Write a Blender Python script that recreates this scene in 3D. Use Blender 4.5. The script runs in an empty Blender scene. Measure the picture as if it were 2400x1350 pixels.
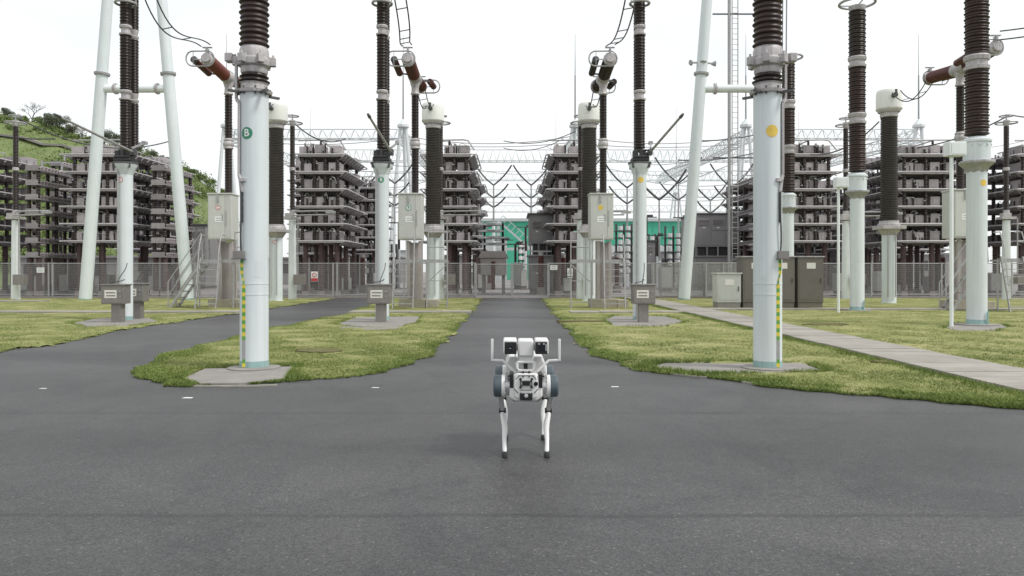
import bpy, math, random
import numpy as np
from mathutils import Vector, Matrix
random.seed(7)
rng = np.random.default_rng(7)
S = bpy.context.scene
C = S.collection
R = math.radians

# ---------------------------------------------------------------- camera, sky, sun, exposure
FP = 1800.0          # focal length in pixels of the 2400 px wide photograph
HZ = 636.0           # horizon row
CH = 1.4             # camera height
cam = bpy.data.cameras.new('camera')
cam.lens = 36.0*FP/2400.0
cam.sensor_width = 36.0
cam.shift_y = -(675.0-HZ)/2400.0
cam.clip_start = 0.05
cam.clip_end = 3000
co = bpy.data.objects.new('camera', cam)
co.location = (0, 0, CH)
co.rotation_euler = (R(90), 0, 0)
C.objects.link(co)
S.camera = co

SUN_EL, SUN_AZ = R(52), R(112)      # azimuth clockwise from +Y: light from the right, a little from behind the camera
W = bpy.data.worlds.new('World')
S.world = W
W.use_nodes = True
nt = W.node_tree
nt.nodes.clear()
wo = nt.nodes.new('ShaderNodeOutputWorld')
bg = nt.nodes.new('ShaderNodeBackground')
bg.inputs['Strength'].default_value = 0.115
sky = nt.nodes.new('ShaderNodeTexSky')
sky.sky_type = 'NISHITA'
sky.sun_disc = False
sky.sun_elevation = SUN_EL
sky.sun_rotation = SUN_AZ
sky.air_density = 1.0
sky.dust_density = 2.0
tc = nt.nodes.new('ShaderNodeTexCoord')
mp = nt.nodes.new('ShaderNodeMapping')
mp.inputs['Scale'].default_value = (1.0, 1.0, 3.0)
nz = nt.nodes.new('ShaderNodeTexNoise')
nz.inputs['Scale'].default_value = 1.7
nz.inputs['Detail'].default_value = 5
nz.inputs['Roughness'].default_value = 0.55
rp = nt.nodes.new('ShaderNodeValToRGB')
rp.color_ramp.elements[0].position = 0.30
rp.color_ramp.elements[0].color = (0.74, 0.74, 0.74, 1)
rp.color_ramp.elements[1].position = 0.62
rp.color_ramp.elements[1].color = (1, 1, 1, 1)
mx = nt.nodes.new('ShaderNodeMix')
mx.data_type = 'RGBA'
mx.inputs['B'].default_value = (9.3, 9.5, 9.6, 1)
L = nt.links.new
L(tc.outputs['Generated'], mp.inputs['Vector'])
L(mp.outputs['Vector'], nz.inputs['Vector'])
L(nz.outputs['Fac'], rp.inputs['Fac'])
L(rp.outputs['Color'], mx.inputs['Factor'])
L(sky.outputs['Color'], mx.inputs['A'])
L(mx.outputs['Result'], bg.inputs['Color'])
L(bg.outputs['Background'], wo.inputs['Surface'])

sl = bpy.data.lights.new('sun', 'SUN')
sl.energy = 2.2
sl.angle = R(12)
sl.color = (1.0, 0.97, 0.93)
so = bpy.data.objects.new('sun', sl)
sd = Vector((math.sin(SUN_AZ)*math.cos(SUN_EL), math.cos(SUN_AZ)*math.cos(SUN_EL), math.sin(SUN_EL)))
so.rotation_euler = sd.to_track_quat('Z', 'Y').to_euler()
so.location = sd*50
C.objects.link(so)

S.view_settings.view_transform = 'Standard'
S.view_settings.look = 'None'
S.view_settings.exposure = 0.0
S.view_settings.gamma = 1.0
S.view_settings.use_curve_mapping = False

# ---------------------------------------------------------------- helpers
def P(px, py, Y):                    # photograph pixel at depth Y -> place in the world
    return Vector(((px-1200)*Y/FP, Y, (HZ-py)*Y/FP+CH))
def G(px, py):                       # photograph pixel on the ground -> place
    Y = FP*CH/(py-HZ)
    return ((px-1200)*Y/FP, Y)
def PX(px, Y): return (px-1200)*Y/FP
def PZ(py, Y): return (HZ-py)*Y/FP+CH

def mat(name, col, rough=0.6, metal=0.0, var=0.12, scale=6.0, bump=0.0, bscale=60.0, stretch=(1,1,1), col2=None, streak=0.0, spec=0.5, ov=0.05):
    m = bpy.data.materials.new(name)
    m.use_nodes = True
    t = m.node_tree
    b = t.nodes['Principled BSDF']
    b.inputs['Roughness'].default_value = rough
    b.inputs['Metallic'].default_value = metal
    b.inputs['Specular IOR Level'].default_value = spec
    tcn = t.nodes.new('ShaderNodeTexCoord')
    mpn = t.nodes.new('ShaderNodeMapping')
    mpn.inputs['Scale'].default_value = stretch
    n = t.nodes.new('ShaderNodeTexNoise')
    n.inputs['Scale'].default_value = scale
    n.inputs['Detail'].default_value = 6
    n.inputs['Roughness'].default_value = 0.65
    r = t.nodes.new('ShaderNodeValToRGB')
    r.color_ramp.elements[0].position = 0.3
    r.color_ramp.elements[1].position = 0.7
    c2 = col2 or tuple(min(1, c*(1+var)) for c in col)
    c1 = col if col2 else tuple(c*(1-var) for c in col)
    r.color_ramp.elements[0].color = (*c1, 1)
    r.color_ramp.elements[1].color = (*c2, 1)
    oi = t.nodes.new('ShaderNodeObjectInfo')
    ad = t.nodes.new('ShaderNodeVectorMath'); ad.operation = 'ADD'
    sc = t.nodes.new('ShaderNodeVectorMath'); sc.operation = 'SCALE'
    t.links.new(oi.outputs['Location'], sc.inputs[0]); sc.inputs['Scale'].default_value = 1.37
    t.links.new(tcn.outputs['Object'], ad.inputs[0]); t.links.new(sc.outputs['Vector'], ad.inputs[1])
    t.links.new(ad.outputs['Vector'], mpn.inputs['Vector'])
    t.links.new(mpn.outputs['Vector'], n.inputs['Vector'])
    t.links.new(n.outputs['Fac'], r.inputs['Fac'])
    last = r.outputs['Color']
    if streak > 0:                    # rain streaks and grime, running down
        m2 = t.nodes.new('ShaderNodeMapping'); m2.inputs['Scale'].default_value = (9, 9, 0.35)
        n2 = t.nodes.new('ShaderNodeTexNoise'); n2.inputs['Scale'].default_value = 2.2; n2.inputs['Detail'].default_value = 5
        r2 = t.nodes.new('ShaderNodeValToRGB')
        r2.color_ramp.elements[0].position = 0.42; r2.color_ramp.elements[0].color = (0, 0, 0, 1)
        r2.color_ramp.elements[1].position = 0.72; r2.color_ramp.elements[1].color = (streak, streak, streak, 1)
        mm = t.nodes.new('ShaderNodeMix'); mm.data_type = 'RGBA'; mm.inputs['B'].default_value = (0.16, 0.14, 0.12, 1)
        t.links.new(ad.outputs['Vector'], m2.inputs['Vector']); t.links.new(m2.outputs['Vector'], n2.inputs['Vector'])
        t.links.new(n2.outputs['Fac'], r2.inputs['Fac']); t.links.new(r2.outputs['Color'], mm.inputs['Factor'])
        t.links.new(last, mm.inputs['A']); last = mm.outputs['Result']
    vr = t.nodes.new('ShaderNodeMapRange'); vr.inputs['To Min'].default_value = 1-ov; vr.inputs['To Max'].default_value = 1+ov
    vm = t.nodes.new('ShaderNodeMix'); vm.data_type = 'RGBA'; vm.blend_type = 'MULTIPLY'; vm.inputs['Factor'].default_value = 1
    t.links.new(oi.outputs['Random'], vr.inputs['Value']); t.links.new(last, vm.inputs['A']); t.links.new(vr.outputs['Result'], vm.inputs['B'])
    t.links.new(vm.outputs['Result'], b.inputs['Base Color'])
    mr = t.nodes.new('ShaderNodeMapRange')
    mr.inputs['To Min'].default_value = max(0.05, rough-0.12); mr.inputs['To Max'].default_value = min(1, rough+0.12)
    t.links.new(n.outputs['Fac'], mr.inputs['Value']); t.links.new(mr.outputs['Result'], b.inputs['Roughness'])
    if bump > 0:
        n3 = t.nodes.new('ShaderNodeTexNoise'); n3.inputs['Scale'].default_value = bscale; n3.inputs['Detail'].default_value = 3
        bp = t.nodes.new('ShaderNodeBump'); bp.inputs['Strength'].default_value = bump; bp.inputs['Distance'].default_value = 0.02
        t.links.new(tcn.outputs['Object'], n3.inputs['Vector']); t.links.new(n3.outputs['Fac'], bp.inputs['Height'])
        t.links.new(bp.outputs['Normal'], b.inputs['Normal'])
    return m

M = {}
M['pole'] = mat('pale_blue_paint', (0.66, 0.715, 0.725), 0.5, 0, 0.03, 1.6, streak=0.10)
M['polew'] = mat('white_paint', (0.76, 0.80, 0.80), 0.5, 0, 0.05, 2.0, streak=0.12)
M['farwhite'] = mat('far_white_paint', (0.66, 0.69, 0.70), 0.6, 0, 0.04, 2.0)
M['teal'] = mat('teal_paint', (0.30, 0.46, 0.45), 0.55, 0, 0.12, 5, streak=0.3)
M['porc'] = mat('brown_porcelain', (0.034, 0.019, 0.016), 0.5, 0, 0.25, 4, spec=0.5)
M['porcdark'] = mat('dark_brown_porcelain', (0.028, 0.019, 0.017), 0.38, 0, 0.25, 4)
M['porcgrey'] = mat('grey_brown_porcelain', (0.060, 0.052, 0.043), 0.45, 0, 0.25, 4)
M['porcred'] = mat('red_brown_porcelain', (0.09, 0.030, 0.024), 0.4, 0, 0.25, 4)
M['porcmauve'] = mat('mauve_brown_porcelain', (0.095, 0.06, 0.06), 0.5, 0, 0.3, 3)  # lightened in place of haze over the rear tower legs
M['red'] = mat('rust_red_porcelain', (0.145, 0.036, 0.022), 0.4, 0, 0.25, 5)
M['galv'] = mat('galvanised_steel', (0.40, 0.40, 0.40), 0.5, 0.35, 0.16, 9, streak=0.25)
M['cast'] = mat('cast_aluminium', (0.48, 0.46, 0.46), 0.55, 0.25, 0.14, 12, bump=0.25, bscale=80, streak=0.35)
M['darksteel'] = mat('dark_steel', (0.10, 0.10, 0.10), 0.5, 0.4, 0.2, 12)
M['mech'] = mat('mechanism_black', (0.035, 0.035, 0.037), 0.5, 0.2, 0.3, 20)
M['wire'] = mat('weathered_conductor', (0.07, 0.07, 0.072), 0.55, 0.4, 0.2, 12)
M['rail'] = mat('bright_corona_rail', (0.52, 0.50, 0.51), 0.5, 0.1, 0.1, 6)
M['lightwire'] = mat('bright_conductor', (0.33, 0.33, 0.34), 0.5, 0.3, 0.15, 12)
M['cab'] = mat('cabinet_beige_grey', (0.54, 0.55, 0.51), 0.5, 0, 0.04, 4, streak=0.08)
M['cabbrown'] = mat('cabinet_taupe', (0.17, 0.155, 0.135), 0.45, 0.25, 0.08, 5, streak=0.2)
M['boxgrey'] = mat('control_box_grey', (0.24, 0.225, 0.215), 0.45, 0.25, 0.1, 7, streak=0.2)
M['plate'] = mat('label_plate', (0.72, 0.71, 0.66), 0.5, 0, 0.03, 4)
M['ink'] = mat('ink', (0.12, 0.10, 0.10), 0.6, 0, 0.1, 8)
M['green'] = mat('sign_green', (0.035, 0.24, 0.13), 0.45, 0, 0.06, 8)
M['redsign'] = mat('sign_red', (0.50, 0.05, 0.06), 0.45, 0, 0.06, 8)
M['yellow'] = mat('sign_yellow', (0.74, 0.52, 0.09), 0.45, 0, 0.06, 8)
M['white'] = mat('sign_white', (0.80, 0.82, 0.80), 0.45, 0, 0.03, 8)
M['stripeg'] = mat('stripe_green', (0.12, 0.34, 0.06), 0.5, 0, 0.1, 8)
M['stripey'] = mat('stripe_yellow', (0.70, 0.56, 0.06), 0.5, 0, 0.1, 8)
M['tank'] = mat('tank_cream', (0.80, 0.81, 0.76), 0.45, 0, 0.02, 3, streak=0.03)
M['shield'] = mat('dark_shield_plate', (0.24, 0.225, 0.23), 0.5, .2, .2, 3)  # grey raised so the colour itself carries the haze around the towers
M['tray'] = mat('tray_grey', (0.30, 0.28, 0.285), 0.55, 0.1, 0.12, 3, streak=0.25, ov=.18)
M['capbox'] = mat('capacitor_grey', (0.38, 0.345, 0.355), 0.6, 0.0, 0.12, 2.5, streak=0.25, ov=.32)
M['concrete'] = mat('concrete', (0.265, 0.25, 0.23), 0.85, 0, 0.16, 3.0, bump=0.3, bscale=50)
M['slab'] = mat('concrete_slab', (0.315, 0.295, 0.26), 0.85, 0, 0.16, 2.2, bump=0.3, bscale=40, ov=.10)
M['blocks'] = mat('beige_block', (0.36, 0.33, 0.26), 0.85, 0, 0.2, 4, bump=0.3, bscale=40)
M['gravel'] = mat('yard_gravel', (0.27, 0.25, 0.245), 0.9, 0, 0.25, 1.5, bump=0.5, bscale=30)
M['bldgrey'] = mat('grey_metal_cladding', (0.27, 0.262, 0.265), 0.55, 0.1, 0.06, 2, streak=0.15)
M['blddark'] = mat('dark_opening', (0.035, 0.035, 0.04), 0.5, 0, 0.2, 3)
M['greenclad'] = mat('green_cladding', (0.07, 0.47, 0.31), 0.55, 0, 0.05, 1)
M['pale'] = mat('pale_grey_cladding', (0.55, 0.58, 0.58), 0.6, 0, 0.05, 1)
M['housing'] = mat('beige_housing', (0.42, 0.385, 0.37), 0.6, 0, 0.08, 3, streak=0.15)
M['rw'] = mat('robot_white', (0.72, 0.72, 0.71), 0.38, 0, 0.02, 3, spec=0.5)
M['rg'] = mat('robot_light_grey', (0.50, 0.50, 0.50), 0.4, 0.15, 0.04, 6)
M['rmetal'] = mat('robot_silver', (0.55, 0.55, 0.55), 0.35, 0.6, 0.06, 9)
M['rblue'] = mat('robot_slate', (0.075, 0.10, 0.115), 0.45, 0, 0.08, 8)
M['rblack'] = mat('robot_black', (0.014, 0.014, 0.016), 0.3, 0, 0.1, 8)
M['rglass'] = mat('lens_glass', (0.01, 0.012, 0.02), 0.08, 0, 0.1, 8)
M['rubber'] = mat('rubber_foot', (0.045, 0.045, 0.045), 0.8, 0, 0.15, 30)
M['bark'] = mat('bark', (0.10, 0.08, 0.06), 0.9, 0, 0.25, 6)

def foliage_mat(name, c1, c2, c3=None):
    m = bpy.data.materials.new(name); m.use_nodes = True
    t = m.node_tree; b = t.nodes['Principled BSDF']
    b.inputs['Roughness'].default_value = 0.7
    b.inputs['Specular IOR Level'].default_value = 0.25
    g = t.nodes.new('ShaderNodeNewGeometry')
    n = t.nodes.new('ShaderNodeTexNoise'); n.inputs['Scale'].default_value = 0.55; n.inputs['Detail'].default_value = 4
    tcn = t.nodes.new('ShaderNodeTexCoord')
    t.links.new(tcn.outputs['Object'], n.inputs['Vector'])
    a = t.nodes.new('ShaderNodeMath'); a.operation = 'MULTIPLY_ADD'; a.inputs[1].default_value = 0.45
    mr = t.nodes.new('ShaderNodeMapRange'); mr.inputs['From Min'].default_value = 0.3; mr.inputs['From Max'].default_value = 0.7
    mr.inputs['To Max'].default_value = 0.6
    t.links.new(n.outputs['Fac'], mr.inputs['Value'])
    t.links.new(g.outputs['Random Per Island'], a.inputs[0]); t.links.new(mr.outputs['Result'], a.inputs[2])
    r = t.nodes.new('ShaderNodeValToRGB')
    r.color_ramp.elements[0].color = (*c1, 1); r.color_ramp.elements[1].color = (*c2, 1)
    if c3:
        e = r.color_ramp.elements.new(0.5); e.color = (*c3, 1)
    t.links.new(a.outputs['Value'], r.inputs['Fac']); t.links.new(r.outputs['Color'], b.inputs['Base Color'])
    return m
M['grass'] = foliage_mat('lawn_grass', (0.10, 0.14, 0.045), (0.37, 0.375, 0.16), (0.21, 0.25, 0.08))
M['lush'] = foliage_mat('lush_grass', (0.085, 0.13, 0.03), (0.27, 0.32, 0.10), (0.155, 0.215, 0.05))
M['leaf'] = foliage_mat('hill_leaves', (0.085, 0.125, 0.04), (0.24, 0.29, 0.11), (0.15, 0.205, 0.07))
M['leafdark'] = foliage_mat('dark_leaves', (0.09, 0.11, 0.075), (0.26, 0.28, 0.20), (0.16, 0.18, 0.13))  # leaf tones paled: distance haze on the hill trees put into the colour

WHOLE = {'nameplate', 'lettering', 'lens', 'phase_mark', 'striped_earth_strip', 'prohibition_mark', 'warning_triangle', 'depth_sensor', 'brace', 'truss', 'terminal'}
class MB:
    def __init__(s): s.v = []; s.f = []; s.mi = []; s.m = 0; s.pr = []
    def add(s, vs, fs):
        o = len(s.v); s.v += [tuple(v) for v in vs]; s.pr.append((o, len(s.v), len(s.f), len(s.f)+len(fs)))
        for f in fs: s.f.append(tuple(i+o for i in f)); s.mi.append(s.m)
        return s
    def box(s, c, d, rot=None):
        x, y, z = d[0]/2, d[1]/2, d[2]/2
        vs = [Vector((a*x, b*y, e*z)) for a in (-1, 1) for b in (-1, 1) for e in (-1, 1)]
        if rot is not None: vs = [rot @ v for v in vs]
        c = Vector(c)
        return s.add([v+c for v in vs], [(0,1,3,2), (4,6,7,5), (0,4,5,1), (2,3,7,6), (0,2,6,4), (1,5,7,3)])
    def bb(s, a, b):
        return s.box([(a[i]+b[i])/2 for i in range(3)], [abs(b[i]-a[i]) for i in range(3)])
    def prof(s, p0, p1, pr, n=16, caps=True):      # a profile of (distance, radius) turned about the line p0-p1
        p0 = Vector(p0); d = (Vector(p1)-p0).normalized()
        u = d.orthogonal().normalized() if abs(d.z) < 0.999 else Vector((1, 0, 0)); w = d.cross(u)
        vs = []
        cs = [(math.cos(2*math.pi*k/n), math.sin(2*math.pi*k/n)) for k in range(n)]
        for t, r in pr:
            b = p0+d*t
            for c, q in cs: vs.append(b+u*(r*c)+w*(r*q))
        fs = []
        for i in range(len(pr)-1):
            for k in range(n):
                a = i*n+k; e = i*n+(k+1) % n
                fs.append((a, e, e+n, a+n))
        if caps:
            fs.append(tuple(range(n-1, -1, -1))); o = (len(pr)-1)*n
            fs.append(tuple(range(o, o+n)))
        return s.add(vs, fs)
    def cyl(s, p0, p1, r0, r1=None, n=16):
        l = (Vector(p1)-Vector(p0)).length
        return s.prof(p0, p1, [(0, r0), (l, r0 if r1 is None else r1)], n)
    def bar(s, p0, p1, w, h=None):                 # a square bar between two points
        p0 = Vector(p0); p1 = Vector(p1); d = p1-p0
        q = d.to_track_quat('Y', 'Z').to_matrix()
        return s.box((p0+p1)/2, (w, d.length, h or w), q)
    def sheds(s, p0, p1, r, pitch, core=0.72, n=16):
        l = (Vector(p1)-Vector(p0)).length
        k = max(1, int(round(l/pitch))); p = l/k
        pr = []
        for i in range(k):
            t = i*p; rr = r*(0.93 if i % 2 else 1.0)
            pr += [(t+0.02*p, core*r), (t+0.30*p, rr*0.985), (t+0.42*p, rr), (t+0.62*p, core*r*1.06), (t+0.98*p, core*r)]
        return s.prof(p0, p1, pr, n)
    def tube(s, pts, r, n=6, closed=False):
        pts = [Vector(p) for p in pts]; m = len(pts)
        vs = []; up = None
        for i, p in enumerate(pts):
            a = pts[i-1] if (i > 0 or closed) else p; b = pts[(i+1) % m] if (i < m-1 or closed) else p
            d = (b-a).normalized()
            if up is None: up = d.orthogonal().normalized()
            up = (up-d*up.dot(d)).normalized(); w = d.cross(up)
            for k in range(n):
                an = 2*math.pi*k/n; vs.append(p+up*(r*math.cos(an))+w*(r*math.sin(an)))
        fs = []
        for i in range(m if closed else m-1):
            for k in range(n):
                a = i*n+k; e = i*n+(k+1) % n; j = ((i+1) % m)*n
                fs.append((a, e, j+(k+1) % n, j+k))
        if not closed: fs += [tuple(range(n-1, -1, -1)), tuple(range((m-1)*n, m*n))]
        return s.add(vs, fs)
    def ring(s, c, r, tr, n=32, k=8, rx=None, axis='Z'):
        pts = []
        for i in range(n):
            a = 2*math.pi*i/n; x = (rx or r)*math.cos(a); y = r*math.sin(a)
            pts.append(Vector(c)+(Vector((x, y, 0)) if axis == 'Z' else Vector((x, 0, y)) if axis == 'Y' else Vector((0, x, y))))
        return s.tube(pts, tr, k, True)
    def prism(s, poly, z0, z1):
        n = len(poly)
        vs = [(x, y, z0) for x, y in poly]+[(x, y, z1) for x, y in poly]
        a = sum(poly[i][0]*poly[(i+1) % n][1]-poly[(i+1) % n][0]*poly[i][1] for i in range(n))
        idx = list(range(n)) if a > 0 else list(range(n-1, -1, -1))
        fs = [tuple(idx[::-1]), tuple(i+n for i in idx)]
        for q in range(n):
            i = idx[q]; j = idx[(q+1) % n]; fs.append((i, j, j+n, i+n))
        return s.add(vs, fs)
    def prismy(s, poly, y0, y1):                   # polygon in x,z pushed along y
        m = MB(); m.prism([(x, z) for x, z in poly], 0, 1)
        return s.add([(v[0], y0+(y1-y0)*v[2], v[1]) for v in m.v], [f[::-1] for f in m.f])
    def mesh(s, name, mats):
        me = bpy.data.meshes.new(name); me.from_pydata(s.v, [], s.f)
        for m in (mats if isinstance(mats, (list, tuple)) else [mats]): me.materials.append(M[m] if isinstance(m, str) else m)
        if any(s.mi): me.polygons.foreach_set('material_index', s.mi)
        me.polygons.foreach_set('use_smooth', [True]*len(me.polygons))
        me.update(); me.set_sharp_from_angle(angle=R(33))
        return me
    def groups(s):                                 # primitives that touch belong to one piece
        bbx = []
        for a, b, _, _ in s.pr:
            q = np.array(s.v[a:b]); bbx.append((q.min(0)-.006, q.max(0)+.006))
        n = len(bbx); par = list(range(n))
        def find(i):
            while par[i] != i: i = par[i]
            return i
        for i in range(n):
            for j in range(i):
                if (bbx[i][0] <= bbx[j][1]).all() and (bbx[j][0] <= bbx[i][1]).all(): par[find(i)] = find(j)
        g = {}
        for i in range(n): g.setdefault(find(i), []).append(i)
        return list(g.values())
    def obj(s, name, mats, parent=None, loc=(0, 0, 0), bevel=0, rot=None):
        if parent is not None and 1 < len(s.pr) < 60 and name not in WHOLE:
            gs = s.groups()
            if len(gs) > 1:
                first = None
                for g in gs:
                    m = MB()
                    for i in g:
                        a, b, fa, fb = s.pr[i]; o = len(m.v); m.v += s.v[a:b]; m.f += [tuple(k-a+o for k in f) for f in s.f[fa:fb]]; m.mi += s.mi[fa:fb]
                    x = place(name, m.mesh(name, mats), parent, loc, bevel, rot); first = first or x
                return first
        return place(name, s.mesh(name, mats), parent, loc, bevel, rot)

def place(name, me, parent=None, loc=(0, 0, 0), bevel=0, rot=None):
    o = bpy.data.objects.new(name, me); C.objects.link(o); o.parent = parent; o.location = loc
    if rot: o.rotation_euler = rot
    if bevel:
        b = o.modifiers.new('bevel', 'BEVEL'); b.width = bevel; b.segments = 2; b.limit_method = 'ANGLE'; b.angle_limit = R(40)
        b.harden_normals = False
    return o
def tag(o, label, cat, group=None):
    o['label'] = label; o['category'] = cat
    if group: o['group'] = group
    return o
def struct(o, kind='structure', label=None):
    o['kind'] = kind
    if label: o['label'] = label
    return o
def thing(name, label, cat, loc=(0, 0, 0), group=None, rz=0):
    o = bpy.data.objects.new(name, None); C.objects.link(o); o.location = loc; o.rotation_euler = (0, 0, rz)
    o.empty_display_size = 0.3
    return tag(o, label, cat, group)
def kids(o): return [c for c in list(bpy.data.objects) if c.parent == o]
def dup(root, loc, label, rz=None, sx=1):
    r = root.copy(); C.objects.link(r); r.location = loc; r['label'] = label
    if rz is not None: r.rotation_euler = (0, 0, rz)
    if sx != 1: r.scale = (sx, 1, 1)
    for ch in kids(root):
        c = ch.copy(); C.objects.link(c); c.parent = r
        for g in kids(ch):
            d = g.copy(); C.objects.link(d); d.parent = c
    return r
def bez(p0, p1, p2, p3, n=14):
    p0, p1, p2, p3 = map(Vector, (p0, p1, p2, p3)); o = []
    for i in range(n+1):
        t = i/n; u = 1-t
        o.append(p0*u**3+p1*3*u*u*t+p2*3*u*t*t+p3*t**3)
    return o
def glyph(ch, size):                               # a letter as flat triangles, centred
    cu = bpy.data.curves.new('glyph', 'FONT'); cu.body = ch; cu.size = size; cu.align_x = 'CENTER'; cu.align_y = 'CENTER'; cu.offset = size*0.02
    o = bpy.data.objects.new('glyph', cu); C.objects.link(o)
    me = bpy.data.meshes.new_from_object(o)
    vs = [tuple(v.co) for v in me.vertices]; fs = [tuple(p.vertices) for p in me.polygons]
    bpy.data.objects.remove(o); bpy.data.curves.remove(cu); bpy.data.meshes.remove(me)
    return vs, fs
def wrap(vs, r, ang, z):                           # flat (u,v) points laid round an upright cylinder of radius r; ang 0 faces the camera, + to the right
    return [(r*math.sin(ang+u/r), -r*math.cos(ang+u/r), z+v) for u, v, *_ in vs]
def disc(mb, rr, r, ang, z, hole=0.0):
    k = 28; vs = []; fs = []
    rad = [hole, (hole+rr)/2, rr]
    for q in rad:
        for i in range(k): vs.append((q*math.cos(2*math.pi*i/k), q*math.sin(2*math.pi*i/k)))
    for j in range(2):
        for i in range(k):
            a = j*k+i; b = j*k+(i+1) % k; fs.append((a, a+k, b+k, b))
    mb.add(wrap(vs, r, ang, z), fs)
def patch(mb, w, h, r, ang, z, n=8):
    vs = []; fs = []
    for i in range(n+1):
        for v in (-h/2, h/2): vs.append((-w/2+w*i/n, v))
    for i in range(n): fs.append((2*i, 2*i+2, 2*i+3, 2*i+1))
    mb.add(wrap(vs, r, ang, z), fs)
def phase_mark(root, kind, r, ang, z, size):       # the painted phase sign on a round post
    m = MB(); loc = (0, 0, 0)
    if kind == 'dot':
        disc(m, size, r+0.003, ang, z); return m.obj('phase_mark', ['yellow'], root)
    if kind == 'B':
        disc(m, size, r+0.003, ang, z); m.m = 1
    else:
        disc(m, size, r+0.003, ang, z); m.m = 1; disc(m, size*0.8, r+0.0045, ang, z); m.m = 0
    vs, fs = glyph(kind, size*(1.65 if kind == 'B' else 1.3)); m.add(wrap(vs, r+0.006, ang, z), fs)
    return m.obj('phase_mark', ['green' if kind == 'B' else 'redsign', 'white'], root)

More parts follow.
